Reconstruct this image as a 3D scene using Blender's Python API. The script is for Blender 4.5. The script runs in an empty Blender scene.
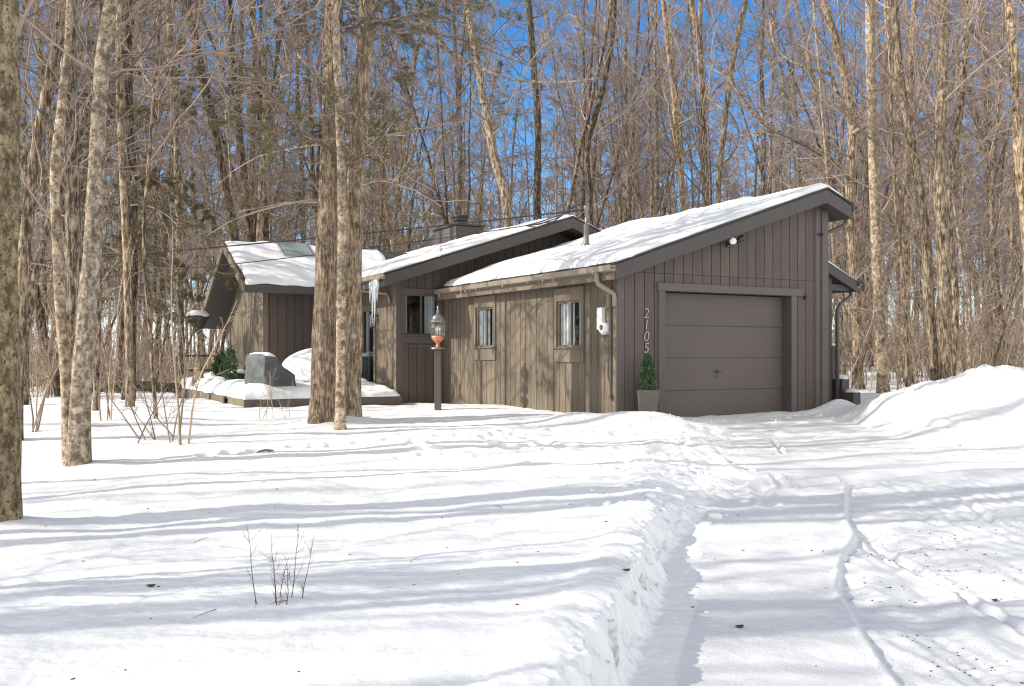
import bpy, math, random
import numpy as np
from mathutils import Vector, Matrix
rng = np.random.default_rng(7); random.seed(7)
sc = bpy.context.scene
COL = sc.collection
F = 940.0; CZ = 1.12; HX = 512; HY = 353
TH = math.atan2(.482, .876); ca, sa = math.cos(TH), math.sin(TH)
CX, CY = 1.69, 15.0
def W(p, q, z=0): return Vector((CX + ca*p - sa*q, CY + sa*p + ca*q, z))
def P(px, py, D): return Vector(((px-HX)/F*D, D, CZ + (HY-py)/F*D))

# ---------------------------------------------------------------- materials
def mat(name, col, rough=.8, spec=.3, metal=0, nodes=None):
    m = bpy.data.materials.new(name); m.use_nodes = True
    b = m.node_tree.nodes['Principled BSDF']
    b.inputs['Base Color'].default_value = (*col, 1); b.inputs['Roughness'].default_value = rough
    b.inputs['Specular IOR Level'].default_value = spec; b.inputs['Metallic'].default_value = metal
    if nodes: nodes(m.node_tree, b)
    return m
def N(t, typ, **k):
    n = t.nodes.new(typ)
    for a, v in k.items():
        if a.startswith('_'): setattr(n, a[1:], v)
        else: n.inputs[a.replace('__', ' ')].default_value = v
    return n
def coords(t, scale=(1,1,1), kind='Object'):
    tc = N(t, 'ShaderNodeTexCoord'); mp = N(t, 'ShaderNodeMapping'); mp.inputs['Scale'].default_value = scale
    t.links.new(tc.outputs[kind], mp.inputs[0]); return mp.outputs[0]
def noise(t, v, s, d=4, r=.6):
    n = N(t, 'ShaderNodeTexNoise', Scale=s, Detail=d, Roughness=r); t.links.new(v, n.inputs['Vector']); return n.outputs['Fac']
def ramp(t, f, stops):
    r = N(t, 'ShaderNodeValToRGB'); e = r.color_ramp.elements
    while len(e) < len(stops): e.new(.5)
    for i, (p, c) in enumerate(stops): e[i].position = p; e[i].color = (*c, 1)
    t.links.new(f, r.inputs[0]); return r.outputs[0]
def mul(t, a, b, f=1):
    m = N(t, 'ShaderNodeMix', _data_type='RGBA', _blend_type='MULTIPLY'); m.inputs[0].default_value = f
    t.links.new(a, m.inputs[6]); t.links.new(b, m.inputs[7]); return m.outputs[2]
def mixc(t, f, a, b):
    m = N(t, 'ShaderNodeMix', _data_type='RGBA'); t.links.new(f, m.inputs[0])
    for i, x in ((6, a), (7, b)):
        if isinstance(x, tuple): m.inputs[i].default_value = (*x, 1)
        else: t.links.new(x, m.inputs[i])
    return m.outputs[2]
def bump(t, b, h, s, d):
    n = N(t, 'ShaderNodeBump', Strength=s, Distance=d); t.links.new(h, n.inputs['Height']); t.links.new(n.outputs[0], b.inputs['Normal'])

def wood(name, base, dark, vary=.18, rough=.75):
    def f(t, b):
        v = coords(t, (1, 1, .06)); w = coords(t)
        a = noise(t, v, 38, 5, .7); c = noise(t, w, 1.1, 4)
        col = ramp(t, a, [(.3, dark), (.62, base)])
        lo = 1-vary
        col = mul(t, col, ramp(t, c, [(.3, (lo, lo, lo)), (.7, (1+vary, 1+vary*.9, 1+vary*.8))]))
        g = N(t, 'ShaderNodeNewGeometry')
        col = mul(t, col, ramp(t, g.outputs['Random Per Island'], [(0, (.88, .88, .9)), (1, (1.08, 1.06, 1.04))]))
        t.links.new(col, b.inputs['Base Color']); bump(t, b, a, .35, .006)
    return mat(name, base, rough, .25, 0, f)
M = {}
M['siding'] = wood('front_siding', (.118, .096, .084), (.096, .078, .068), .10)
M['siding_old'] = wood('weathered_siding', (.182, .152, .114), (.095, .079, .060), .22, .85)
M['trim'] = wood('painted_trim', (.120, .104, .095), (.105, .091, .083), .06, .6)
M['trim_old'] = wood('weathered_trim', (.20, .165, .125), (.135, .11, .083), .2, .8)
M['fascia'] = wood('fascia_paint', (.092, .082, .077), (.078, .070, .066), .08, .6)
M['roofing'] = mat('dark_shingle', (.06, .058, .055), .95)
M['door'] = mat('garage_door_paint', (.135, .112, .102), .55, .35, 0, lambda t, b: (
    t.links.new(ramp(t, noise(t, coords(t), .9, 5), [(.3, (.096, .077, .069)), (.7, (.115, .093, .083))]), b.inputs['Base Color']),
    bump(t, b, noise(t, coords(t, (1, 1, .15)), 60), .15, .003)))
M['metal_dark'] = mat('dark_metal', (.05, .048, .045), .45, .5, .3)
M['metal_grey'] = mat('galvanised_metal', (.32, .31, .29), .45, .5, .6)
M['gutter'] = mat('painted_gutter', (.27, .22, .172), .5, .4)
M['gutter_dark'] = mat('brown_gutter', (.12, .105, .095), .5, .4)
M['white'] = mat('white_plastic', (.75, .75, .73), .5)
M['curtain'] = mat('white_curtain', (.86, .85, .83), .9)
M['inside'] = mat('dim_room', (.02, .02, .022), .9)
M['copper'] = mat('aged_copper', (.62, .26, .15), .4, .5, .45)
M['number'] = mat('brushed_number', (.30, .27, .245), .4, .5, .5)
M['pewter'] = mat('weathered_pewter', (.25, .235, .215), .4, .5, .6)
M['cover'] = mat('vinyl_cover', (.085, .105, .10), .6, .4, 0, lambda t, b: (
    t.links.new(ramp(t, noise(t, coords(t), 4, 5), [(.3, (.045, .055, .054)), (.75, (.12, .135, .13))]), b.inputs['Base Color']),
    bump(t, b, noise(t, coords(t), 9, 3), .6, .03)))
M['box'] = mat('slate_plastic', (.07, .085, .09), .6)
M['pot'] = mat('taupe_planter', (.12, .10, .088), .6)
M['needle'] = mat('evergreen_needles', (.065, .115, .05), .7)
M['needle2'] = mat('dark_conifer_needles', (.12, .105, .048), .8)
M['rock'] = mat('stone', (.2, .18, .16), .9)
M['deadleaf'] = mat('dead_leaf', (.10, .055, .04), .9)
M['wire'] = mat('cable_sheath', (.045, .042, .04), .6)
M['twigdark'] = mat('weed_stem', (.10, .07, .055), .9)
def glassf(name, tint, gl=.05):
    m = bpy.data.materials.new(name); m.use_nodes = True; t = m.node_tree; t.nodes.clear()
    o = N(t, 'ShaderNodeOutputMaterial'); tr = N(t, 'ShaderNodeBsdfTransparent'); tr.inputs[0].default_value = (*tint, 1)
    g = N(t, 'ShaderNodeBsdfGlossy', Roughness=.04); lw = N(t, 'ShaderNodeLayerWeight', Blend=.5); fr = N(t, 'ShaderNodeMath', _operation='POWER'); fr.inputs[1].default_value = 4; t.links.new(lw.outputs['Facing'], fr.inputs[0])
    ad = N(t, 'ShaderNodeMath', _operation='ADD'); ad.inputs[1].default_value = gl; t.links.new(fr.outputs[0], ad.inputs[0])
    mx = N(t, 'ShaderNodeMixShader'); t.links.new(ad.outputs[0], mx.inputs[0])
    t.links.new(tr.outputs[0], mx.inputs[1]); t.links.new(g.outputs[0], mx.inputs[2]); t.links.new(mx.outputs[0], o.inputs[0]); return m
M['glass'] = glassf('window_glass', (.75, .78, .8)); M['lampglass'] = glassf('lamp_glass', (.93, .93, .9), .08)
M['ice'] = mat('ice', (.8, .86, .9), .15, .5); M['ice'].node_tree.nodes['Principled BSDF'].inputs['Transmission Weight'].default_value = .5
def snowf(fine, big):
    def f(t, b):
        v = coords(t)
        a = noise(t, v, fine, 6, .65); c = noise(t, v, big, 3)
        t.links.new(ramp(t, c, [(.3, (.82, .825, .83)), (.7, (.87, .868, .86))]), b.inputs['Base Color'])
        bump(t, b, a, .6, .014)
    return f
M['snow'] = mat('snow', (.86, .87, .88), .75, .2, 0, snowf(22, 1.2))
def drivef(t, b):
    v = coords(t); a = noise(t, v, 55, 6, .7); c = noise(t, v, 1.6, 4); d = noise(t, v, 95, 2, .5)
    col = ramp(t, c, [(.35, (.78, .785, .80)), (.65, (.84, .84, .845))])
    msk = N(t, 'ShaderNodeMath', _operation='MULTIPLY'); k1 = ramp(t, d, [(.60, (0, 0, 0)), (.68, (1, 1, 1))]); k2 = ramp(t, c, [(.42, (0, 0, 0)), (.58, (.55, .55, .55))])
    t.links.new(k1, msk.inputs[0]); t.links.new(k2, msk.inputs[1])
    t.links.new(mixc(t, msk.outputs[0], col, (.33, .31, .29)), b.inputs['Base Color']); bump(t, b, a, .7, .016)
M['snow_drive'] = mat('packed_snow', (.8, .8, .81), .6, .25, 0, drivef)
M['snow_roof'] = mat('roof_snow', (.86, .87, .88), .75, .2, 0, snowf(12, 1))

def bark(name, light, dark, vs=(6, 6, 1.1), spots=None, moss=None, strength=1.0):
    def f(t, b):
        oi = N(t, 'ShaderNodeObjectInfo')
        tc = N(t, 'ShaderNodeTexCoord'); off = N(t, 'ShaderNodeVectorMath', _operation='ADD')
        sc_ = N(t, 'ShaderNodeVectorMath', _operation='SCALE'); sc_.inputs[3].default_value = 37.
        cb = N(t, 'ShaderNodeCombineXYZ')
        for i in range(3): t.links.new(oi.outputs['Random'], cb.inputs[i])
        t.links.new(cb.outputs[0], sc_.inputs[0]); t.links.new(tc.outputs['Object'], off.inputs[0]); t.links.new(sc_.outputs[0], off.inputs[1])
        mp = N(t, 'ShaderNodeMapping'); mp.inputs['Scale'].default_value = vs; t.links.new(off.outputs[0], mp.inputs[0])
        a = noise(t, mp.outputs[0], 4, 8, .72); c = noise(t, off.outputs[0], .9, 4); pz = noise(t, off.outputs[0], 7, 5, .7)
        col = ramp(t, a, [(.38, tuple(x*.6 for x in dark)), (.47, dark), (.53, tuple(x*.8+y*.2 for x, y in zip(light, dark))), (.62, tuple(x*1.15 for x in light))])
        col = mul(t, col, ramp(t, pz, [(.38, (.62, .58, .55)), (.52, (1, 1, 1)), (.66, (1.2, 1.2, 1.18))]))
        col = mul(t, col, ramp(t, c, [(.3, (.72, .72, .72)), (.7, (1.15, 1.12, 1.08))]))
        col = mul(t, col, ramp(t, oi.outputs['Random'], [(0, (.78, .76, .75)), (.5, (1, 1, 1)), (1, (1.18, 1.12, 1.02))]))
        if spots:
            m2 = N(t, 'ShaderNodeMapping'); m2.inputs['Scale'].default_value = spots[1]; t.links.new(off.outputs[0], m2.inputs[0])
            s = noise(t, m2.outputs[0], 5, 4, .6); k = ramp(t, s, [(.56, (0, 0, 0)), (.62, (1, 1, 1))])
            col = mixc(t, k, col, spots[0])
        if moss:
            s = noise(t, off.outputs[0], 3.2, 5, .7); k = ramp(t, s, [(moss[1], (0, 0, 0)), (moss[1]+.1, (1, 1, 1))])
            col = mixc(t, k, col, moss[0])
        t.links.new(col, b.inputs['Base Color']); bump(t, b, a, strength, .03)
    return mat(name, light, .9, .15, 0, f)
M['bark'] = bark('grey_brown_bark', (.37, .305, .23), (.11, .088, .066))
M['bark_tan'] = bark('tan_bark', (.46, .375, .27), (.18, .14, .10))
M['bark_dark'] = bark('dark_bark', (.20, .16, .125), (.06, .048, .038))
M['bark_shaggy'] = bark('shaggy_bark', (.56, .455, .335), (.27, .21, .15), (9, 9, 1.3), None, ((.17, .125, .04), .60), 1.6)
M['bark_birch'] = bark('pale_spotted_bark', (.49, .415, .32), (.30, .245, .185), (3.5, 3.5, 2.5), ((.13, .10, .08), (4.5, 4.5, 6)), None, .7)
M['bark_moss'] = bark('mossy_spotted_bark', (.34, .28, .17), (.20, .16, .10), (4, 4, 2), ((.07, .052, .038), (6, 6, 6)), ((.13, .12, .04), .60), .6)
def tw(name, c1, c2):
    def f(t, b):
        oi = N(t, 'ShaderNodeObjectInfo'); g = N(t, 'ShaderNodeNewGeometry')
        col = ramp(t, g.outputs['Random Per Island'], [(0, c1), (1, c2)])
        col = mul(t, col, ramp(t, oi.outputs['Random'], [(0, (.8, .78, .8)), (1, (1.2, 1.12, 1.05))]))
        t.links.new(col, b.inputs['Base Color'])
    return mat(name, c1, .85, .2, 0, f)
M['twig'] = tw('bare_twigs', (.14, .112, .095), (.42, .345, .285))
M['twig_far'] = tw('far_twigs', (.15, .12, .102), (.38, .305, .25))
M['brush'] = tw('underbrush_stems', (.19, .155, .12), (.46, .385, .30))

# ---------------------------------------------------------------- mesh building
class MB:
    def __init__(s): s.v = []; s.f = []; s.mi = []
    def add(s, vs, fs, mi=0):
        o = len(s.v); s.v += [tuple(x) for x in vs]; s.f += [tuple(i+o for i in f) for f in fs]; s.mi += [mi]*len(fs); return s
    def box(s, a, b, mi=0):
        (x0, y0, z0), (x1, y1, z1) = a, b
        return s.add([(x0,y0,z0),(x1,y0,z0),(x1,y1,z0),(x0,y1,z0),(x0,y0,z1),(x1,y0,z1),(x1,y1,z1),(x0,y1,z1)],
                     [(0,3,2,1),(4,5,6,7),(0,1,5,4),(1,2,6,5),(2,3,7,6),(3,0,4,7)], mi)
    def hexa(s, lo, hi, mi=0):
        return s.add(list(lo)+list(hi), [(0,3,2,1),(4,5,6,7),(0,1,5,4),(1,2,6,5),(2,3,7,6),(3,0,4,7)], mi)
    def prism(s, poly, c0, c1, axis='q', mi=0):
        n = len(poly)
        mk = (lambda a, z, c: (a, c, z)) if axis == 'q' else (lambda a, z, c: (c, a, z))
        vs = [mk(a, z, c0) for a, z in poly]+[mk(a, z, c1) for a, z in poly]
        return s.add(vs, [tuple(range(n)), tuple(range(2*n-1, n-1, -1))]+[(i, i+n, (i+1) % n+n, (i+1) % n) for i in range(n)], mi)
    def tube(s, pts, r, sides=8, mi=0, cap=True):
        pts = [Vector(p) for p in pts]; n = len(pts); rr = r if hasattr(r, '__len__') else [r]*n
        vs = []; u = None
        for i, p in enumerate(pts):
            t = (pts[min(i+1, n-1)]-pts[max(i-1, 0)]).normalized()
            if u is None: u = t.orthogonal().normalized()
            u = (u-t*u.dot(t)).normalized(); w = t.cross(u)
            for k in range(sides):
                a = 2*math.pi*(k+.5)/sides; vs.append(p+(u*math.cos(a)+w*math.sin(a))*rr[i])
        fs = [(i*sides+k, i*sides+(k+1) % sides, (i+1)*sides+(k+1) % sides, (i+1)*sides+k) for i in range(n-1) for k in range(sides)]
        if cap: fs += [tuple(range(sides-1, -1, -1)), tuple(range((n-1)*sides, n*sides))]
        return s.add(vs, fs, mi)
    def lathe(s, prof, c=(0,0,0), sides=24, mi=0):
        vs = []
        for r, z in prof:
            for k in range(sides):
                a = 2*math.pi*k/sides; vs.append((c[0]+r*math.cos(a), c[1]+r*math.sin(a), c[2]+z))
        n = len(prof)
        fs = [(i*sides+k, i*sides+(k+1) % sides, (i+1)*sides+(k+1) % sides, (i+1)*sides+k) for i in range(n-1) for k in range(sides)]
        fs += [tuple(range(sides-1, -1, -1)), tuple(range((n-1)*sides, n*sides))]
        return s.add(vs, fs, mi)
    def build(s, name, m, parent=None, smooth=False, bevel=0, loc=None):
        me = bpy.data.meshes.new(name); me.from_pydata(s.v, [], s.f)
        for x in (m if isinstance(m, list) else [m]): me.materials.append(x)
        if isinstance(m, list): me.polygons.foreach_set('material_index', s.mi)
        if smooth: me.polygons.foreach_set('use_smooth', [True]*len(s.f))
        o = bpy.data.objects.new(name, me); COL.objects.link(o)
        if parent: o.parent = parent
        if loc is not None: o.location = loc
        if bevel:
            bv = o.modifiers.new('bevel', 'BEVEL'); bv.width = bevel; bv.segments = 2; bv.limit_method = 'ANGLE'
        return o
def tag(o, label=None, cat=None, group=None, kind=None):
    for k, v in (('label', label), ('category', cat), ('group', group), ('kind', kind)):
        if v: o[k] = v
    return o
def empty(name, loc=(0,0,0), rz=0):
    e = bpy.data.objects.new(name, None); COL.objects.link(e); e.location = loc; e.rotation_euler = (0,0,rz); e.empty_display_size = .1; return e
def npmesh(name, V, Q, m, parent=None, smooth=True):
    me = bpy.data.meshes.new(name); V = np.asarray(V, np.float32).reshape(-1, 3); Q = np.asarray(Q, np.int32); k = Q.shape[1]
    me.vertices.add(len(V)); me.vertices.foreach_set('co', V.ravel())
    me.loops.add(Q.size); me.loops.foreach_set('vertex_index', Q.ravel())
    me.polygons.add(len(Q)); me.polygons.foreach_set('loop_start', np.arange(0, Q.size, k, dtype=np.int32))
    me.polygons.foreach_set('loop_total', np.full(len(Q), k, np.int32))
    if smooth: me.polygons.foreach_set('use_smooth', np.ones(len(Q), bool))
    me.materials.append(m); me.update(calc_edges=True)
    o = bpy.data.objects.new(name, me); COL.objects.link(o)
    if parent: o.parent = parent
    return o

# ---------------------------------------------------------------- noise
def vnoise(x, y, seed=0):
    xi = np.floor(x).astype(np.int64); yi = np.floor(y).astype(np.int64); fx = x-xi; fy = y-yi
    def h(a, b):
        n = (a*374761393 + b*668265263 + seed*1442695041) & 0x7fffffff
        n = ((n ^ (n >> 13))*1274126177) & 0x7fffffff
        return ((n ^ (n >> 16)) & 0xffff)/65535.
    fx = fx*fx*fx*(fx*(fx*6-15)+10); fy = fy*fy*fy*(fy*(fy*6-15)+10)
    return (h(xi, yi)*(1-fx)+h(xi+1, yi)*fx)*(1-fy)+(h(xi, yi+1)*(1-fx)+h(xi+1, yi+1)*fx)*fy
def fbm(x, y, s, o=4, seed=0, g=.5):
    x = np.asarray(x, float); y = np.asarray(y, float); r = 0; a = 1; t = 0
    for i in range(o):
        r = r+a*(vnoise(x/s+i*17.3, y/s+i*5.7, seed+i)-.5); t += a; a *= g; s /= 2.03
    return r/t*2
def ss(x, a, b):
    t = np.clip((x-a)/(b-a), 0, 1); return t*t*(3-2*t)
def polydist(x, y, pts):
    d = np.full(x.shape, 1e9)
    for (x0, y0), (x1, y1) in zip(pts[:-1], pts[1:]):
        dx, dy = x1-x0, y1-y0; t = np.clip(((x-x0)*dx+(y-y0)*dy)/(dx*dx+dy*dy), 0, 1)
        d = np.minimum(d, np.hypot(x-x0-t*dx, y-y0-t*dy))
    return d

# ---------------------------------------------------------------- ground
def crest(y): return np.interp(y, [-5, 0, 3.8, 4.9, 6.1, 8.4, 11.7, 13.8, 15.1, 16.9, 17.6], [-.9, -.42, .24, .42, .77, 1.27, 1.85, 2.25, 2.55, 5.2, 6.2])
def trackx(y): return np.interp(y, [0, 4.57, 5.0, 5.6, 6.1, 6.56, 7.2, 7.9, 8.8, 10.3, 10.9], [1.7, 1.93, 1.97, 2.06, 2.14, 2.26, 2.5, 2.87, 3.1, 3.65, 3.7])
FOOT = [(random.uniform(-1.6, 1.9), random.uniform(11.6, 14.0), random.uniform(.07, .13), random.uniform(.02, .07)) for _ in range(34)]
FOOT += [(-3.9+i*.31+random.uniform(-.1, .1), 12.1+i*.12+random.uniform(-.12, .12), .1, .05) for i in range(9)]
MOUND = [(1.0, 14.9, .5, .13), (2.05, 14.35, .55, .2), (2.5, 14.0, .4, .10), (1.55, 14.5, .4, .08), (-.6, 13.2, 1.0, .06), (.2, 15.6, .6, .05),
         (-4.98, 11.45, .4, .06), (-2.95, 14.9, .45, .08), (-2.6, 15.3, .4, .06), (-4.35, 8.1, .4, .05), (6.0, 17.1, .35, .18), (5.75, 16.75, .4, .12), (-3.6, 10.2, 1.6, .06), (-5.6, 7.4, 1.2, .05)]
def ground(x, y, detail=True):
    x = np.asarray(x, float); y = np.asarray(y, float)
    zL = np.interp(y, [-30, 3, 5.5, 8, 11.5, 15, 18, 25, 40, 60, 100, 160, 260], [-.5, -.24, -.22, -.24, -.17, .02, .06, -.02, -.5, -1.0, -1.2, 2, 9])
    zR = np.interp(y, [-30, 3, 5.5, 8, 11.5, 15, 18, 25, 40, 60, 100, 160, 260], [-.5, -.24, -.22, -.24, -.17, .02, .06, .1, .45, .75, .9, 4, 11])
    k = ss(x, -8, 8); z = zL*(1-k)+zR*k
    z = z+.036*np.clip(x, -9, .8)*(1-ss(y, 9, 13.5))
    z = z+.07*fbm(x, y, 3.6, 3, 3)*ss(y, 0, 6)+.12*fbm(x, y, 11, 2, 9)*ss(y, 18, 40)
    if detail: z = z+.03*fbm(x, y, .8, 3, 21)+.007*fbm(x, y, .13, 3, 22)+.0035*fbm(x, y, .045, 2, 23)
    zd = np.interp(y, [-30, 0, 5, 10.3, 15.5, 18], [-.80, -.71, -.56, -.32, -.03, .0])+.022*np.clip(x-3, 0, 20)
    zd = zd+.03*fbm(x, y, 2.6, 3, 31)*(1-ss(y, 14, 15.5))
    if detail:
        zd = zd+.016*fbm(x, y, .45, 4, 32)+.004*fbm(x, y, .06, 2, 33)+.016*fbm(x*.6, y*2.2, .8, 3, 35)*ss(y, 7.5, 10)
        # car tracks
        tx = trackx(y)+.008*fbm(y*0, y, .3, 2, 5); inside = ss(x, tx, tx+.05)*(1-ss(y, 10.2, 10.9))
        zd = zd-.035*inside+.012*np.exp(-((x-tx-.0)/.03)**2)*(1-ss(y, 10.2, 10.9))
        ang = x+.22*(y-4.5)
        lane = np.exp(-((ang-2.75)/.17)**4)+np.exp(-((ang-3.75)/.2)**4)
        zd = zd+inside*(-.024*lane+.011*lane*np.sin(y*62+6*np.abs(ang-3.25))*ss(fbm(x, y, .7, 2, 47), -.4, .2)+.008*np.sin(ang*38+14*fbm(x*.2, y*.2, 1, 2, 44)+2.5*fbm(x, y, .6, 2, 8))*(.4+fbm(x, y, .5, 2, 40))+.014*fbm(x, y, .13, 3, 41)+.012*fbm(x*2.2, y*.35, .5, 3, 42)+.012*fbm(x, y, .6, 3, 46))
        for pts, w, dp in (([(3.35, 4.2), (3.15, 5.4), (3.05, 6.6), (3.0, 7.8)], .035, .035), ([(2.45, 4.2), (2.5, 5.2), (2.75, 6.4), (3.2, 8.2)], .12, .02),
                           ([(2.6, 10.0), (3.6, 10.5), (5.0, 10.9), (8, 11.6)], .09, .05), ([(2.5, 9.2), (2.62, 10.1), (3.2, 10.7)], .06, .03),
                           ([(4.0, 8.6), (6, 9.2), (9, 10.2)], .08, .035), ([(4.35, 8.4), (4.5, 9.3)], .04, .03), ([(3.55, 12.4), (3.75, 13.6)], .03, .03), ([(2.9, 10.0), (3.02, 10.9)], .04, .03),
                           ([(3.0, 14.9), (4.2, 15.2), (5.6, 15.6)], .05, .04), ([(3.2, 13.6), (5.0, 14.1), (7, 13.2)], .06, .03)):
            d = polydist(x+.04*fbm(x, y, .5, 2, 6), y+.06*fbm(x, y, .7, 2, 7), pts)
            zd = zd-dp*np.exp(-(d/w)**2)+dp*.5*np.exp(-((d-w*1.9)/(w*.6))**2)
        broken = ss(y, 8.5, 10)*(1-ss(y, 14.6, 15.2))*np.exp(-((x-crest(y)-.35)/.6)**2)
        zd = zd+broken*.17*np.maximum(0, fbm(x, y, .32, 3, 51)+.1)
        ed = np.exp(-((y-(15.1+(x-2.2)*.5))/.5)**2)*ss(x, 2, 2.4)*(1-ss(x, 5.4, 6))
        zd = zd+ed*.03*fbm(x, y, .18, 3, 53)
    cx = crest(y)+.10*fbm(y*0+3, y, 1.1, 3, 61)+((.06*fbm(x*1.2, y, .30, 3, 62)+.05*fbm(x*2, y*1.6, .1, 3, 63)) if detail else 0)
    wdt = np.interp(y, [0, 7, 10, 14, 16], [.15, .18, .6, .9, .9])
    m = ss(x, cx-.02, cx+wdt)*(1-ss(y, 17.0, 18.6))
    lip = .035*np.exp(-((x-cx+.18)/.16)**2)*(1-ss(y, 12, 14))
    z = z+lip
    if detail:
        z = z+.05*np.exp(-((x-cx)/.5)**2)*ss(y, 8.3, 9.8)*(1-ss(y, 13.6, 14.6))*fbm(x, y, .35, 3, 52)
    z = z*(1-m)+zd*m
    # ploughed pile
    ph = np.interp(x, [5.5, 5.75, 5.95, 6.3, 6.8, 7.15, 7.55, 8.2, 9, 12, 20, 30], [0, .16, .30, .44, .56, .62, .80, .74, .84, .9, .8, .6])
    yc = 15.2-.05*(x-5); prof = np.where(y < yc, (1-ss(yc-y, .2, 2.6+.05*(x-5))), 1-ss(y-yc, .3, 1.9))
    pz = ph*prof*(1+.12*fbm(x, y, 1.6, 3, 71))
    if detail: pz = pz+prof*ss(ph, .08, .4)*(.13*fbm(x, y, .75, 4, 72)+.06*np.abs(fbm(x, y, .28, 3, 73))+.02*fbm(x, y, .09, 2, 74))
    z = z+pz
    for mx, my, r, h in MOUND: z = z+h*np.exp(-((x-mx)**2+(y-my)**2)/r**2)
    if detail:
        for fx, fy, r, h in FOOT:
            d2 = (x-fx)**2+(y-fy)**2*.6; z = z-h*np.exp(-(d2/r**2)**1.5)+h*.3*np.exp(-((np.sqrt(d2)-r*1.5)/(r*.4))**2)
    return z, m
def gz(x, y):
    return float(ground(np.array([x]), np.array([y]))[0][0])
def axis(lo, hi, flo, fhi, fine, growth):
    xs = list(np.arange(flo, fhi, fine)); s = fine; x = xs[-1]
    while x < hi: s *= growth; x += s; xs.append(x)
    s = fine; x = xs[0]
    while x > lo: s *= growth; x -= s; xs.insert(0, x)
    return np.array(xs)
xs = axis(-260, 260, -4.5, 6.5, .018, 1.022)
ys = [2.6]; 
while ys[-1] < 20: ys.append(ys[-1]+max(.009, ys[-1]*.0021))
s = .045
while ys[-1] < 330: s *= 1.03; ys.append(ys[-1]+s)
s = .02; pre = [2.6]
while pre[0] > -60: s *= 1.12; pre.insert(0, pre[0]-s)
ys = np.array(pre[:-1]+ys)
XX, YY = np.meshgrid(xs, ys); ZZ, MM = ground(XX, YY)
nx, ny = len(xs), len(ys)
idx = np.arange(nx*ny).reshape(ny, nx)
Q = np.stack([idx[:-1, :-1], idx[:-1, 1:], idx[1:, 1:], idx[1:, :-1]], -1).reshape(-1, 4)
V = np.stack([XX, YY, ZZ], -1).reshape(-1, 3)
isd = ((MM > .985) & (XX > crest(YY)+.42) & (XX < 7.5+np.maximum(0, (11-YY)*1.2)) & (YY < 17.3)); isd = isd[:-1, :-1].reshape(-1)
def sub(mask):
    q = Q[mask]; u, inv = np.unique(q, return_inverse=True); return V[u], inv.reshape(-1, 4)
v_, q_ = sub(~isd); tag(npmesh('snow_ground', v_, q_, M['snow']), kind='structure')
v_, q_ = sub(isd); tag(npmesh('driveway', v_, q_, M['snow_drive']), kind='structure')

# ---------------------------------------------------------------- house
H = tag(empty('house', (CX, CY, 0), TH), 'single-storey brown board house with attached garage and snow-covered gable roofs', 'house')
ZB = -.35
def main_top(p): return 2.73+.325*(p+1.70) if p < 2.88 else 4.22-.38*(p-2.88)
def gar_top(p): return 2.50+.337*(p+.25) if p < 4.35 else 4.05-.38*(p-4.35)
def boards(face, plane, u0, u1, zb, top, opens=(), width=.2, gap=.014, seams=(), breaks=(), back=.10, phase=0):
    """vertical boards over a backing, cut round the openings"""
    mb = MB(); eps = 1e-6
    def put(a, b, z0, za, zb_, d0, d1):
        if face == 'q': lo = [(a, plane-d0, z0), (b, plane-d0, z0), (b, plane-d1, z0), (a, plane-d1, z0)]; hi = [(a, plane-d0, za), (b, plane-d0, zb_), (b, plane-d1, zb_), (a, plane-d1, za)]
        else: lo = [(plane-d0, b, z0), (plane-d0, a, z0), (plane-d1, a, z0), (plane-d1, b, z0)]; hi = [(plane-d0, b, zb_), (plane-d0, a, za), (plane-d1, a, za), (plane-d1, b, zb_)]
        mb.hexa(lo, hi)
    edges = set([u0, u1]); 
    for o in opens: edges |= {o[0], o[1]}
    edges |= set(breaks)
    bd = list(np.arange(u0+phase, u1, width)); edges |= set(bd)
    E = sorted(e for e in edges if u0-eps <= e <= u1+eps)
    def spans(a, b):
        sp = [(zb, None)]
        for o in opens:
            if o[0] <= a+eps and b <= o[1]+eps: sp = [(zb, o[2]), (o[3], None)]
        return sp
    for a, b in zip(E[:-1], E[1:]):
        if b-a < .004: continue
        for z0, z1 in spans(a, b):
            if z1 is None: put(a, b, z0, top(a), top(b), -back, -.001)
            elif z1 > z0: put(a, b, z0, z1, z1, -back, -.001)
            ga = gap/2 if any(abs(a-x) < eps for x in bd) else 0; gb = gap/2 if any(abs(b-x) < eps for x in bd) else 0
            if b-gb-a-ga < .004: continue
            cuts = [z0]+[s_ for s_ in seams if s_ > z0+.05 and (z1 is None or s_ < z1-.05) and s_ < min(top(a), top(b))-.05]
            for i, c in enumerate(cuts):
                c0 = c+(.008 if i else 0)
                if i+1 < len(cuts): put(a+ga, b-gb, c0, cuts[i+1], cuts[i+1], -.001, .02)
                elif z1 is None: put(a+ga, b-gb, c0, top(a+ga), top(b-gb), -.001, .02)
                else: put(a+ga, b-gb, c0, z1, z1, -.001, .02)
    return mb
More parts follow.
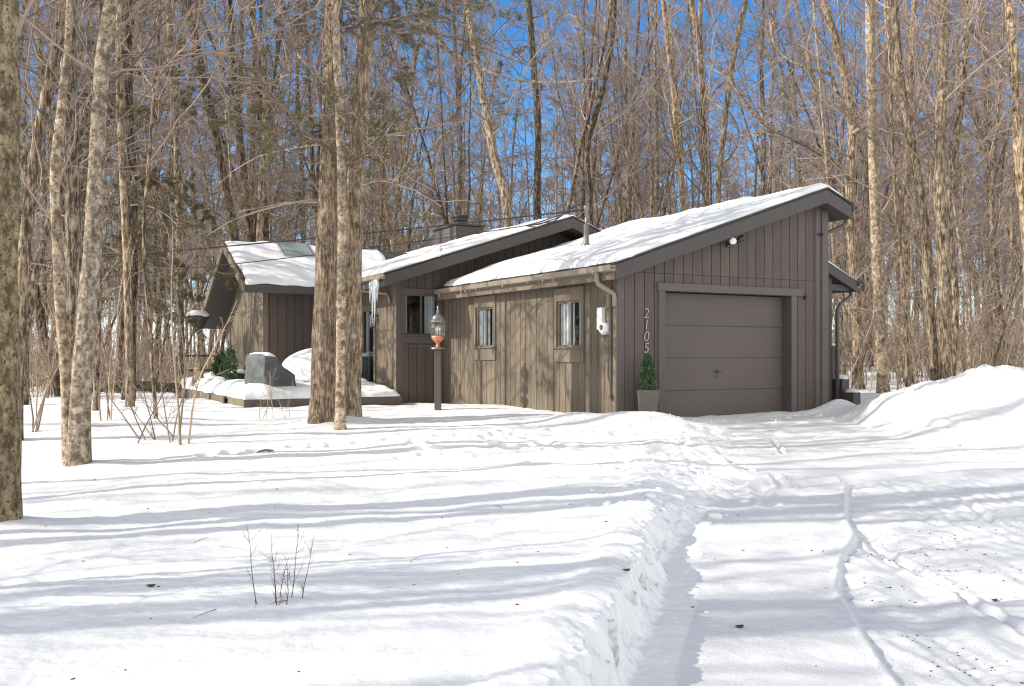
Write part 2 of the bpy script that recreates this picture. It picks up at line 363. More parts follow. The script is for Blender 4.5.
# garage walls
DO = (.92, 3.74, -.4, 2.14)
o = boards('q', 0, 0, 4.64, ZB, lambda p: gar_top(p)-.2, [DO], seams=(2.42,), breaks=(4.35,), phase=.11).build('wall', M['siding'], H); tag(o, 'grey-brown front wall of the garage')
WN = [(1.02, 1.80, 1.22, 2.02), (4.20, 4.98, 1.24, 2.04)]
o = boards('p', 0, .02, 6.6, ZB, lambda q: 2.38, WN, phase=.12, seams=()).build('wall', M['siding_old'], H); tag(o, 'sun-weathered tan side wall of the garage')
boards('q', 6.63, -1.11, 4.64, ZB, lambda p: main_top(p)-.22, [(-.95, -.15, 1.51, 2.40)], breaks=(2.88,), phase=.05).build('wall', M['siding'], H)
SL = (7.95, 9.6, -.3, 2.12)
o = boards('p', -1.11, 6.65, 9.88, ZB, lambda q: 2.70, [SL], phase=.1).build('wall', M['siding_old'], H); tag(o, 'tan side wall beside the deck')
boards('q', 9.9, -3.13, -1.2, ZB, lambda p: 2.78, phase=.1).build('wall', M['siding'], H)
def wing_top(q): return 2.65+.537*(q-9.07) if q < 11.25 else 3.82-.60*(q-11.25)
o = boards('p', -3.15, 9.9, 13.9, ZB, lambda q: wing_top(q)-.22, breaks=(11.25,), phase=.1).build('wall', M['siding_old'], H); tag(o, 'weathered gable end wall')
mb = MB(); mb.box((4.54, .1, ZB), (4.64, 6.6, 3.4)); mb.box((0, 6.64, ZB), (.1, 16.8, 2.4)); mb.box((5.6, 6.8, ZB), (5.7, 16.8, 2.9)); mb.box((-1.1, 16.6, ZB), (5.6, 16.7, 2.7))
mb.build('wall', M['siding'], H)
mb = MB()   # back gables above the roofs
mb.prism([(0.1, 2.3), (4.5, 3.8), (4.5, 2.3)], 6.50, 6.58); mb.build('wall', M['siding'], H)
# corner boards
for (x0, y0, x1, y1, z1, mm) in ((-.035, -.035, .10, -.0205, 2.36, 'trim'), (-.035, -.02, -.0205, .11, 2.30, 'trim_old'), (4.50, -.045, 4.66, -.0205, 3.72, 'trim'), (4.36, -.032, 4.44, -.0205, 3.74, 'trim'), (-1.146, 6.595, -1.0, 6.609, 2.66, 'trim'), (-1.146, 6.61, -1.1305, 6.75, 2.62, 'trim_old'),
                             (-3.185, 9.865, -3.06, 9.879, 2.6, 'trim_old'), (-3.185, 9.88, -3.1705, 10.0, 2.75, 'trim_old')):
    MB().box((x0, y0, ZB), (x1, y1, z1)).build('corner_board', M[mm], H)
# roofs
def snow_sheet(name, parent, a0, a1, b0, b1, ztop, T=.12, axis='q', seed=1, step=.06, inset=(.05, .05, .05, .05), bare=None):
    na = max(8, int((a1-a0)/step)); nb = max(8, int((b1-b0)/step))
    A, B = np.meshgrid(np.linspace(0, 1, na+1), np.linspace(0, 1, nb+1))
    w = .08
    s0 = a0+inset[0]+w*fbm(B*(b1-b0), B*0, .5, 3, seed); s1 = a1-inset[1]+w*fbm(B*(b1-b0), B*0+7, .5, 3, seed+1)
    AA = s0+(s1-s0)*A
    t0 = b0+inset[2]+w*fbm(AA, AA*0, .5, 3, seed+2); t1 = b1-inset[3]+w*fbm(AA, AA*0+5, .5, 3, seed+3)
    BB = t0+(t1-t0)*B
    d = np.minimum(np.minimum(AA-s0, s1-AA), np.minimum(BB-t0, t1-BB))
    th = T*(1+.6*fbm(AA, BB, 1.1, 3, seed+5))*(.25+.75*(1-np.exp(-np.maximum(d, 0)/.07)))
    th = th+.016*fbm(AA, BB, .25, 3, seed+6)+(T > .2)*.16*np.maximum(0, fbm(AA, BB, .9, 3, seed+8)+.15)*(1-np.exp(-np.maximum(d, 0)/.15))
    if bare is not None: th = np.where(bare(AA, BB), -.02, th)
    Z = np.vectorize(ztop)(AA if axis == 'q' else AA)
    top = np.stack([AA, BB, Z+th], -1) if axis == 'q' else np.stack([BB, AA, Z+th], -1)
    bot = np.stack([AA, BB, Z+.004], -1) if axis == 'q' else np.stack([BB, AA, Z+.004], -1)
    n, m_ = AA.shape; ix = np.arange(n*m_).reshape(n, m_); Bf = n*m_
    q = np.stack([ix[:-1, :-1], ix[:-1, 1:], ix[1:, 1:], ix[1:, :-1]], -1).reshape(-1, 4)
    if axis != 'q': q = q[:, ::-1]
    ring = np.concatenate([ix[0, :], ix[1:, -1], ix[-1, -2::-1], ix[-2:0:-1, 0]]); r2 = np.roll(ring, -1)
    side = np.stack([ring, ring+Bf, r2+Bf, r2], -1)
    if axis != 'q': side = side[:, ::-1]
    return npmesh(name, np.concatenate([top.reshape(-1, 3), bot.reshape(-1, 3)]), np.concatenate([q, side]), M['snow_roof'], parent)
T_ = .24
gp = [(-.25, 2.50-T_), (4.35, 4.05-T_), (4.98, 3.81-T_), (4.98, 3.81), (4.35, 4.05), (-.25, 2.50)]
r1 = MB().prism(gp, -.30, 6.55).build('roof', M['fascia'], H, bevel=.006); tag(r1, 'long sloping garage roof')
MB().prism([(-.27, 2.503), (4.35, 4.058), (5.0, 3.812), (5.0, 3.845), (4.35, 4.09), (-.27, 2.535)], -.325, 6.50).build('drip_edge', M['roofing'], r1)
snow_sheet('snow', r1, -.27, 4.99, -.32, 6.3, lambda a: gar_top(a)+.032, .125, seed=3)
mp_ = [(-1.70, 2.73-T_), (2.88, 4.22-T_), (5.9, 3.07-T_), (5.9, 3.07), (2.88, 4.22), (-1.70, 2.73)]
r2_ = MB().prism(mp_, 5.85, 16.9).build('roof', M['fascia'], H, bevel=.006); tag(r2_, 'front-facing gable roof of the main house')
MB().prism([(-1.72, 2.733), (2.88, 4.228), (5.92, 3.07), (5.92, 3.10), (2.88, 4.26), (-1.72, 2.765)], 5.825, 16.85).build('drip_edge', M['roofing'], r2_)
snow_sheet('snow', r2_, -1.72, 2.9, 5.82, 16.8, lambda a: main_top(a)+.03, .12, seed=13)
snow_sheet('snow', r2_, 2.86, 5.9, 5.85, 16.8, lambda a: main_top(a)+.03, .12, seed=17)
wp = [(9.07, 2.65-.17), (11.25, 3.82-.19), (14.37, 1.95-.17), (14.37, 1.95), (11.25, 3.82), (9.07, 2.65)]
r3 = MB().prism(wp, -3.78, 1.4, 'p').build('roof', M['fascia'], H, bevel=.006); tag(r3, 'steeper side gable roof with skylight')
sf = MB()
for (q0, z0), (q1, z1) in (((9.05, 2.66), (11.25, 3.84)), ((11.25, 3.84), (14.4, 1.95))):
    sf.prism([(q0, z0-.20), (q1, z1-.20), (q1, z1-.001), (q0, z0-.001)], -3.83, -3.783, 'p')
sf.build('barge_board', M['trim_old'], r3)
snow_sheet('snow', r3, 9.05, 11.28, -3.8, 0.3, lambda a: wing_top(a)+.004, .10, 'p', seed=23)
snow_sheet('snow', r3, 11.22, 14.35, -3.8, 0.3, lambda a: wing_top(a)+.004, .13, 'p', seed=27)
# skylight
def slope_box(p0, p1, q0, q1, lift, name, m, par):
    z0, z1 = wing_top(q0), wing_top(q1)
    return MB().hexa([(p0, q0, z0), (p1, q0, z0), (p1, q1, z1), (p0, q1, z1)], [(p0, q0, z0+lift), (p1, q0, z0+lift), (p1, q1, z1+lift), (p0, q1, z1+lift)]).build(name, m, par, bevel=.01)
sk = slope_box(-2.55, -1.75, 10.35, 11.1, .17, 'skylight', M['metal_grey'], H)
slope_box(-2.50, -1.80, 10.40, 11.05, .18, 'pane', mat('skylight_dome', (.30, .34, .30), .3, .5), sk)
# porch lean-to on the far side of the garage
pl = [(4.66, 3.42-.22), (6.62, 2.58-.22), (6.62, 2.58), (4.66, 3.42)]
r4 = MB().prism(pl, 1.0, 6.5).build('roof', M['fascia'], H, bevel=.006); tag(r4, 'low lean-to roof over the side porch')
snow_sheet('snow', r4, 4.68, 6.62, .98, 6.4, lambda a: 3.42-.4286*(a-4.66)+.004, .12, seed=33)
for q_ in (1.12, 4.0): MB().box((5.90, q_, ZB), (6.02, q_+.12, 2.72)).build('porch_post', M['fascia'], H)
MB().box((5.6, 1.10, 2.38), (6.5, 1.22, 2.5)).build('porch_beam', M['fascia'], H)
boards('q', 1.9, 4.66, 6.0, ZB, lambda p: 2.6, phase=.1).build('wall', M['siding'], H)
rl = MB(); rl.box((6.23, 1.30, -.1), (6.34, 1.41, 1.27)); rl.box((6.03, 1.32, 1.12), (6.23, 1.40, 1.20)); rl.box((6.16, .98, -.2), (6.36, 1.28, .60)); rl.box((6.16, .70, -.2), (6.36, .97, .34)); rl.box((6.03, 1.33, .62), (6.23, 1.39, .69))
for k in range(2): rl.box((6.06+.08*k, 1.34, .69), (6.09+.08*k, 1.38, 1.12))
prl = rl.build('porch_railing', M['fascia'], H)
def blob(name, c, r, m, parent=None, seed=0, flat=True, amp=.12, n=18):
    V_ = []; 
    for i in range(n//2+1):
        ph = math.pi*i/(n//2)
        for k in range(n):
            a = 2*math.pi*k/n; x, y, z = math.sin(ph)*math.cos(a), math.sin(ph)*math.sin(a), math.cos(ph)
            s_ = 1+amp*float(fbm(np.array([x*1.3+seed]), np.array([y*1.3+z*1.7]), .9, 3, seed)[0])
            V_.append((c[0]+x*r[0]*s_, c[1]+y*r[1]*s_, c[2]+(max(z, -.15) if flat else z)*r[2]*s_))
    fs = [(i*n+k, (i+1)*n+k, (i+1)*n+(k+1) % n, i*n+(k+1) % n) for i in range(n//2) for k in range(n)]
    return MB().add(V_, fs).build(name, m, parent, smooth=True)
blob('snow', (6.28, 1.36, 1.275), (.09, .09, .05), M['snow_roof'], prl, 3); blob('snow', (6.26, 1.13, .605), (.13, .17, .09), M['snow_roof'], prl, 4); blob('snow', (6.26, .83, .345), (.12, .15, .07), M['snow_roof'], prl, 5)
# gutters, downspouts
def gutter(path_q0, path_q1, p, z, m, name='gutter', axis='q', par=H):
    prof = [(-.11, .0), (-.095, -.085), (-.02, -.10), (0, -.10), (0, 0), (-.02, 0), (-.02, -.07), (-.09, -.06), (-.10, 0)]
    poly = [(p+(a if m is not M['gutter_dark'] or p < 0 else -a), z+b) for a, b in prof]
    return MB().prism(poly, path_q0, path_q1).build(name, m, par)
g1 = gutter(-.31, 6.35, -.265, 2.49, M['gutter']); 
MB().box((-.256, -.28, 2.27), (-.252, 6.4, 2.39)).build('fascia_board', M['trim_old'], r1)
gutter(5.82, 8.9, -1.71, 2.74, M['gutter']); 
gutter(-.33, 6.3, 5.0, 3.80, M['gutter_dark']); gutter(.96, 6.3, 6.64, 2.58, M['gutter_dark'])
def spout(pts, m, r=.04, name='downspout'):
    o_ = MB().tube(pts, r, 8).build(name, m, H, smooth=True); return o_
spout([(-.32, .12, 2.44), (-.32, .12, 2.28), (-.30, .12, 2.22), (-.12, .04, 2.10), (-.07, .01, 2.06), (-.068, .0, 1.98), (-.068, 0, 1.86)], M['gutter'])
spout([(5.06, -.1, 3.72), (5.06, -.1, 3.52), (5.0, -.05, 3.45), (4.76, .1, 3.33), (4.71, .12, 3.24), (4.71, .12, .1)], M['gutter_dark'])
spout([(6.60, 1.15, 2.5), (6.60, 1.15, 2.34), (6.55, 1.12, 2.27), (6.2, 1.06, 2.10), (6.10, 1.05, 2.0), (6.10, 1.05, .05)], M['gutter_dark'])
spout([(-1.78, 7.4, 2.66), (-1.78, 7.4, 2.5), (-1.2, 7.0, 2.42), (-1.18, 6.9, 2.3), (-1.18, 6.9, 2.2)], M['gutter'], .03)
# garage door
gd = MB()
zb_, zt_ = -.06, 2.13; hh = (zt_-zb_)/4
for i in range(4): gd.box((.93, .17, zb_+i*hh+.006), (3.73, .22, zb_+(i+1)*hh-.006))
gd.box((.93, .185, zb_), (3.73, .23, zt_)); dr = gd.build('garage_door', M['door'], H, bevel=.004)
hd = MB(); hd.lathe([(.03, 0), (.03, .012), (.012, .015), (.012, .05)], sides=12); hd.box((-.055, -.012, .04), (.055, .012, .055))
ho = hd.build('handle', M['metal_dark'], dr, loc=(2.2, .168, .80)); ho.rotation_euler = (math.radians(90), 0, 0)
MB().box((2.19, .16, .70), (2.215, .17, .73)).build('lock', M['metal_dark'], dr)
ds = MB(); ds.box((.78, -.045, ZB), (.92, -.0205, 2.139)); ds.box((3.74, -.045, ZB), (3.88, -.0205, 2.139)); ds.box((.76, -.055, 2.14), (4.0, -.0205, 2.27)); ds.build('door_frame', M['trim'], H, bevel=.004)
dj = MB(); dj.box((.90, -.02, ZB), (.921, .25, 2.138)); dj.box((3.739, -.02, ZB), (3.76, .25, 2.138)); dj.box((.92, -.02, 2.139), (3.74, .25, 2.16)); dj.build('door_jamb', M['fascia'], H)
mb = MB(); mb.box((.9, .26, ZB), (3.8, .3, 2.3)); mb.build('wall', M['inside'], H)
# windows: (face, plane, u0,u1,z0,z1)
def window(face, pl, u0, u1, z0, z1, head, sill, trimm, double=True, extra=.11, cur=((.1, .42), (.55, .8))):
    def bx(mb, a, b, za, zb2, d0, d1):
        if face == 'q': mb.box((a, pl-d1, za), (b, pl-d0, zb2))
        else: mb.box((pl-d1, a, za), (pl-d0, b, zb2))
    fr = MB()
    bx(fr, u0-extra, u0-.002, z0-sill, z1+head, .021, .05); bx(fr, u1+.002, u1+extra, z0-sill, z1+head, .021, .05)
    bx(fr, u0-.002, u1+.002, z1+.002, z1+head, .021, .048)
    w = fr.build('window', trimm, H, bevel=.003)
    s_ = MB(); bx(s_, u0-.002, u1+.002, z0-sill, z0-.02, .021, .054); bx(s_, u0-extra-.02, u1+extra+.02, z0-.022, z0-.001, .055, .09); s_.build('sill', trimm, w, bevel=.003)
    f2 = MB()
    for a, b, za, zb2 in ((u0, u0+.03, z0, z1), (u1-.03, u1, z0, z1), (u0+.035, u1-.035, z0, z0+.035), (u0+.035, u1-.035, z1-.035, z1)): bx(f2, a, b, za, zb2, -.05, .012)
    if double: um = (u0+u1)/2; bx(f2, um-.022, um+.022, z0+.035, z1-.035, -.05, .006)
    f2.build('frame', M['trim'] if trimm is M['trim'] else M['trim_old'], w)
    pn = MB(); bx(pn, u0+.03, u1-.03, z0+.03, z1-.03, -.026, -.02); pn.build('pane', M['glass'], w)
    cu = MB(); L = u1-u0
    for c0, c1 in cur:
        n_ = 14; a0 = u0+L*c0; a1 = u0+L*c1
        for i in range(n_):
            xa = a0+(a1-a0)*i/n_; xb = a0+(a1-a0)*(i+1)/n_; da = .031+.006*math.sin(i*1.9); bx(cu, xa, xb-.001, z0+.02, z1-.02, -da-.01, -da)
    cu.build('curtain', M['curtain'], w)
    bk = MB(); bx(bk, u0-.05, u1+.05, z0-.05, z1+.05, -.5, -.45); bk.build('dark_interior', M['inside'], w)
    return w
window('p', 0, *WN[0], .23, .26, M['trim_old'], cur=((.40, .98), (.03, .2)), extra=.085)
window('p', 0, *WN[1], .23, .26, M['trim_old'], cur=((.36, .98), (.03, .22)), extra=.085)
window('q', 6.63, -.95, -.15, 1.51, 2.40, .12, .18, M['trim'], extra=.09, cur=((.0, .1), (.62, .92)))
window('p', -1.11, SL[0], SL[1], .25, SL[3], .10, .1, M['trim_old'], cur=((.0, .12), (.3, .42)))
MB().box((-.93, 6.595, 1.26), (-.14, 6.609, 1.30)).build('trim_board', M['trim'], H)
# chimney
ch = MB(); 
for i in range(9): ch.box((3.30, 12.96, 3.3+i*.18), (4.20, 14.6, 3.3+i*.18+.172))
ch.box((3.31, 12.97, 3.3), (4.19, 14.59, 4.9)); chm = ch.build('chimney', M['trim'], H)
MB().box((3.24, 12.9, 4.93), (4.26, 14.66, 4.98)).build('chimney_cap', M['fascia'], chm)
fl = MB(); fl.lathe([(.17, 0), (.17, .16), (.22, .17), (.22, .26), (.28, .27), (.27, .33), (.1, .36)], (3.75, 13.6, 4.98), 20); fl.build('flue', M['metal_dark'], chm)
# mast / vent pipe
vz = gar_top(1.6)
vp = MB(); vp.lathe([(.11, 0), (.10, .1), (.055, .14), (.055, .50), (.03, .51), (.028, .78), (.045, .79), (.055, .86), (.02, .9)], (1.60, 3.35, vz+.05), 14); vpo = vp.build('service_mast', M['pewter'], H, smooth=True)
lp = MB()
for k in range(3):
    pts = [(1.6-.02*k, 3.35, vz+.92), (1.52, 3.5+.06*k, vz+.98), (1.42-.05*k, 3.75+.05*k, vz+.86-.05*k), (1.35-.05*k, 4.0, vz+.8-.06*k), (1.2, 4.4+.1*k, vz+.72-.05*k), (1.1, 4.9, vz+.68)]
    lp.tube(pts, .014, 6)
lp.build('drip_loop', M['wire'], vpo, smooth=True)
# flood light, soffit sensor, numbers, meter, lantern
fl = MB(); fl.box((2.20, -.05, 2.93), (2.30, -.0205, 3.03)); fl.tube([(2.25, -.05, 2.98), (2.25, -.10, 2.98)], .018, 8)
fl.lathe([(.045, 0), (.07, .05), (.075, .14), (.06, .15)], sides=16); flo = None
f1 = MB(); f1.box((2.24, -.05, 2.93), (2.34, -.0205, 3.03)); f1.tube([(2.29, -.05, 2.98), (2.29, -.14, 2.98), (2.42, -.2, 3.06)], .02, 8); f1.tube([(2.42, -.2, 3.06), (2.45, -.22, 3.09)], .04, 10)
lo = f1.build('floodlight', M['metal_dark'], H, smooth=False)
def head(c, d, name, m):
    d = Vector(d).normalized(); c = Vector(c); return MB().tube([c-d*.08, c, c+d*.07, c+d*.08], [.028, .048, .06, .048], 16).build(name, m, lo, smooth=True)
head((2.22, -.17, 2.99), (-.45, -.8, .1), 'lamp_head', M['metal_dark'])
head((2.195, -.215, 2.995), (-.45, -.8, .1), 'lamp_lens', M['white'])
head((2.40, -.18, 3.05), (.7, -.4, .5), 'lamp_head', M['metal_dark'])
sn = MB(); sn.tube([(4.08, -.02, 2.12), (4.08, -.09, 2.12)], [.035, .03], 10); sn.build('motion_sensor', M['metal_dark'], H)
sn = MB(); sn.box((4.40, -.06, 3.26), (4.52, -.046, 3.30)); sn.tube([(4.46, -.05, 3.28), (4.46, -.12, 3.28)], .02, 8); sn.build('hose_hook', M['metal_dark'], H)
for i, chn in enumerate('2105'):
    cu = bpy.data.curves.new('digit', 'FONT'); cu.body = chn; cu.size = .235; cu.extrude = .006; cu.align_x = 'CENTER'; cu.shear = .15; cu.offset = -.003
    tmp = bpy.data.objects.new('digit', cu); COL.objects.link(tmp); bpy.context.view_layer.update()
    me = bpy.data.meshes.new_from_object(tmp); bpy.data.objects.remove(tmp)
    me.materials.clear(); me.materials.append(M['number'])
    d = bpy.data.objects.new('house_number', me); COL.objects.link(d); d.parent = H; d.location = (.53, -.034, 1.685-i*.187); d.rotation_euler = (math.radians(90), 0, 0)
em = MB(); em.box((-.10, .22, 1.42), (-.0205, .34, 1.50)); em.box((-.10, .32, 1.50), (-.0205, .46, 1.86)); emo = em.build('electric_meter', M['white'], H, bevel=.008); tag(emo, 'pale utility boxes with a round meter')
mt = MB(); mt.tube([(-.021, .25, 1.52), (-.10, .25, 1.52), (-.15, .25, 1.52)], [.09, .09, .075], 20); mt.build('meter_dial', M['white'], emo, smooth=False)
mt = MB(); mt.tube([(-.15, .25, 1.53), (-.155, .25, 1.53)], [.05, .05], 14); mt.build('dial_glass', M['box'], emo)
cd = MB(); cd.box((-.09, .13, 1.02), (-.0205, .24, 1.35)); cd.tube([(-.06, .12, 2.2), (-.06, .12, 1.05), (-.06, .115, .9), (-.05, .13, .5), (-.05, .12, .42)], .022, 8); cd.tube([(-.05, .19, 1.02), (-.055, .2, .75), (-.04, .16, .6)], .012, 6); cd.box((-.09, .08, .38), (-.0205, .15, .45)); cd.build('conduit', mat('dark_conduit', (.10, .085, .07), .6), H)
ln = MB(); lc = (-1.26, 7.75, 1.72)
ln.box((-1.27, 7.72, 1.95), (-1.131, 7.78, 1.99)); ln.lathe([(.02, .3), (.075, .22), (.08, .2), (.07, .19)], lc, 6); ln.lathe([(.075, 0), (.05, -.03), (.01, -.06)], lc, 6)
for k in range(6): a = k*math.pi/3; ln.tube([(lc[0]+.07*math.cos(a), lc[1]+.07*math.sin(a), lc[2]), (lc[0]+.07*math.cos(a), lc[1]+.07*math.sin(a), lc[2]+.2)], .006, 5)
lno = ln.build('wall_lantern', M['metal_dark'], H); MB().lathe([(.062, .0), (.062, .2)], lc, 6).build('pane', M['lampglass'], lno)
for k in range(7):
    pp = (-1.80+.015*k, 6.0+.11*k, 2.66); L_ = random.uniform(.2, .75) if k not in (2, 4) else .95
    MB().tube([pp, (pp[0]+.01, pp[1], pp[2]-L_*.35), (pp[0], pp[1]+.01, pp[2]-L_*.8), (pp[0], pp[1], pp[2]-L_)], [.035, .026, .012, .002], 7).build('icicle', M['ice'], H, smooth=True)
for k in range(12):
    pp = (-.37, random.uniform(0, 6.2), 2.395); L_ = random.uniform(.03, .10); MB().tube([pp, (pp[0], pp[1], pp[2]-L_)], [.010, .001], 5).build('icicle', M['ice'], H, smooth=True)

# ---------------------------------------------------------------- lamp post
lx, ly = -1.365, 17.32; lz = gz(lx, ly)
L = tag(empty('lamp_post', (lx, ly, lz)), 'square post topped by a glass coach lantern with copper base', 'lamp post')
MB().box((-.06, -.06, -.3), (.06, .06, 1.19-lz)).build('post', M['trim'], L, bevel=.006)
zz = 1.19-lz
MB().lathe([(.10, 0), (.135, .006), (.13, .03), (.06, .035)], (0, 0, zz), 24).build('plate', M['pewter'], L, smooth=False)
MB().lathe([(.04, .03), (.045, .06), (.028, .09), (.04, .12), (.085, .16), (.115, .20), (.125, .24), (.118, .245)], (0, 0, zz), 24).build('base', M['copper'], L, smooth=True)
MB().lathe([(.115, .245), (.128, .32), (.132, .44), (.128, .50)], (0, 0, zz), 24).build('globe', M['lampglass'], L, smooth=True)
cg = MB()
for k in range(6):
    a = k*math.pi/3; cg.tube([(.12*math.cos(a), .12*math.sin(a), zz+.245), (.134*math.cos(a), .134*math.sin(a), zz+.35), (.134*math.cos(a), .134*math.sin(a), zz+.5)], .005, 5)
cg.lathe([(.135, .49), (.148, .50), (.148, .53), (.13, .54), (.10, .60), (.05, .64), (.028, .65), (.035, .67), (.04, .69), (.02, .715), (.012, .74), (.022, .76), (.006, .80)], (0, 0, zz), 24)
cg.build('cap', M['pewter'], L, smooth=False)
cn = MB()
for k in range(3): a = k*2.09+.5; cn.lathe([(.012, .245), (.012, .34), (.016, .345), (.018, .38), (.003, .42)], (.04*math.cos(a), .04*math.sin(a), zz), 8)
cn.build('bulbs', M['white'], L, smooth=True)

# ---------------------------------------------------------------- planter with small spruce
pp = W(.36, -.30); pz = gz(pp.x, pp.y)
PL = tag(empty('planter', (pp.x, pp.y, .02)), 'tall taupe planter beside the garage door', 'planter')
pr = MB(); pr.add([(x*r, y*r, z) for z, r in ((0, .13), (.52, .165), (.52, .145), (.44, .14)) for x, y in ((-1,-1),(1,-1),(1,1),(-1,1))],
     [(0,3,2,1)]+[(i*4+k, i*4+(k+1)%4, (i+1)*4+(k+1)%4, (i+1)*4+k) for i in range(3) for k in range(4)]+[(12,13,14,15)]); pr.build('pot', M['pot'], PL, bevel=.01)
def needles_cloud(n, fn, size, seed):
    r = np.random.default_rng(seed); Vv = []; 
    c, d = fn(r, n); ax = r.normal(size=(n, 3)); s_ = np.cross(d, ax); s_ /= np.linalg.norm(s_, axis=1)[:, None]
    L_ = size[0]*r.uniform(.6, 1.3, (n, 1)); w_ = size[1]*r.uniform(.7, 1.3, (n, 1))
    Vv = np.stack([c-s_*w_*.5, c+s_*w_*.5, c+d*L_+s_*w_*.3, c+d*L_-s_*w_*.3], 1)
    return Vv.reshape(-1, 3), np.arange(n*4).reshape(-1, 4)
def spruce(parent, h, r0, n, seed, m='needle'):
    def fn(r, n):
        k = 90; bz = r.uniform(.0, 1, k)**1.1; ba = r.uniform(0, 6.28, k); bl = (1-bz*.92)*r0*r.uniform(.6, 1.15, k)
        bi = r.integers(0, k, n); t = r.uniform(.1, 1, n)**.7
        out = np.stack([np.cos(ba[bi]), np.sin(ba[bi]), np.zeros(n)], -1)
        c = out*(bl[bi]*t)[:, None]; c[:, 2] = bz[bi]*h*.92+t*bl[bi]*.45; c += r.normal(0, .014, (n, 3))
        d = out*.8+r.normal(0, .5, (n, 3))+np.array([0, 0, .45]); d /= np.linalg.norm(d, axis=1)[:, None]; return c, d
    v, q = needles_cloud(n, fn, (.05, .012), seed); return npmesh('foliage', v, q, M[m], parent, False)
SP = tag(empty('potted_spruce', (pp.x, pp.y, .49)), 'small green spruce growing in the planter below the house number', 'shrub')
spruce(SP, .64, .18, 3000, 5); MB().tube([(0, 0, -.05), (0, 0, .5)], [.015, .006], 6).build('stem', M['bark_dark'], SP)

# ---------------------------------------------------------------- deck
DK = tag(empty('deck', tuple(W(-4.4, 6.3, 0)), TH), 'low timber deck under deep snow in the angle of the house', 'deck')
mb = MB(); dw, dd = 3.26, 3.55
for i in range(25): mb.box((0.0, .0+i*.1425, .16), (dw, .0+i*.1425+.135, .20))
for i in range(32): mb.box((.0, 3.57+i*.1425, .16), (1.2, 3.57+i*.1425+.135, .20))
mb.build('decking', M['trim_old'], DK)
mb = MB(); mb.box((-.03, -.035, -.12), (dw+.0, -.001, .198)); mb.build('rim_board', M['trim'], DK)
mb = MB()
for i in range(8): mb.box((-.035, .002+i*.19, -.13+.004*(i%3)), (-.001, .185+i*.19, .197))
mb.box((-.04, 1.9, -.02), (-.002, 8.1, .197)); mb.build('rim_board', M['trim_old'], DK)
rl = MB()
for k in range(5): rl.box((-.05+.04, 8.0-k*.0, .2), (.03+.04, 8.08, 1.05)) if k == 0 else None
for xk in (.0, 1.1, 2.2): rl.box((xk-.045+.05, 8.02, .1), (xk+.045+.05, 8.11, 1.08))
rl.box((0, 8.0, 1.02), (2.3, 8.13, 1.07)); rl.box((0, 8.04, .62), (2.3, 8.09, .68)); rl.build('railing', M['fascia'], DK)
def deck_snow(x0, x1, y0, y1, T, seed, name='snow'):
    o_ = snow_sheet(name, DK, x0, x1, y0, y1, lambda a: .201, T, seed=seed, step=.05); return o_
deck_snow(-.07, dw+.02, -.08, 3.5, .21, 41); deck_snow(-.06, 1.2, 3.42, 8.2, .30, 43)
# covered grill on the deck
gx, gy = -4.95, 19.15
def obox(corners_lo, corners_hi, sub_=2):
    mb = MB(); mb.hexa(corners_lo, corners_hi); return mb
G = tag(empty('covered_grill', (gx, gy, .22)), 'grill under a grey vinyl cover dusted with snow, on the deck', 'grill')
a_, b_, c_, d_ = (-.50, .0), (.03, -.38), (.54, .02), (.02, .42)
nG = 9; vs = []
def gpt(u, v, w):   # bilinear footprint
    x = (a_[0]*(1-u)+b_[0]*u)*(1-v)+(d_[0]*(1-u)+c_[0]*u)*v; y = (a_[1]*(1-u)+b_[1]*u)*(1-v)+(d_[1]*(1-u)+c_[1]*u)*v
    ht = np.interp(v, [0, .35, .6, 1], [.88, .86, .66, .50]); f = 1-.05*w
    n_ = .03*float(fbm(np.array([x*3+w]), np.array([y*3+w*2.]), .7, 3, 77)[0])
    return (x*f+n_, y*f+n_, ht*w+(0.0 if w < .99 else -.05*((2*u-1)**4)))
def shell(fn, n, parent, name, m):
    mb = MB()
    def face(g):
        o = [[g(i/n, j/n) for i in range(n+1)] for j in range(n+1)]; vv = [p for r_ in o for p in r_]
        mb.add(vv, [(j*(n+1)+i, j*(n+1)+i+1, (j+1)*(n+1)+i+1, (j+1)*(n+1)+i) for j in range(n) for i in range(n)])
    face(lambda s, t: fn(s, 0, t)); face(lambda s, t: fn(1, s, t)); face(lambda s, t: fn(1-s, 1, t)); face(lambda s, t: fn(0, 1-s, t)); face(lambda s, t: fn(s, t, 1))
    o_ = mb.build(name, m, parent, smooth=True); wd = o_.modifiers.new('weld', 'WELD'); wd.merge_threshold = .001; return o_
shell(gpt, 12, G, 'cover', M['cover'])
def gsn(u, v, w):
    x, y, z = gpt(u*.94+.03, v*.94+.03, 1); e = min(u, 1-u, v, 1-v); return (x, y, z+.002+w*(.06*(1-math.exp(-e*9)))*(1.1-.8*v))
shell(gsn, 14, G, 'snow', M['snow_roof'])
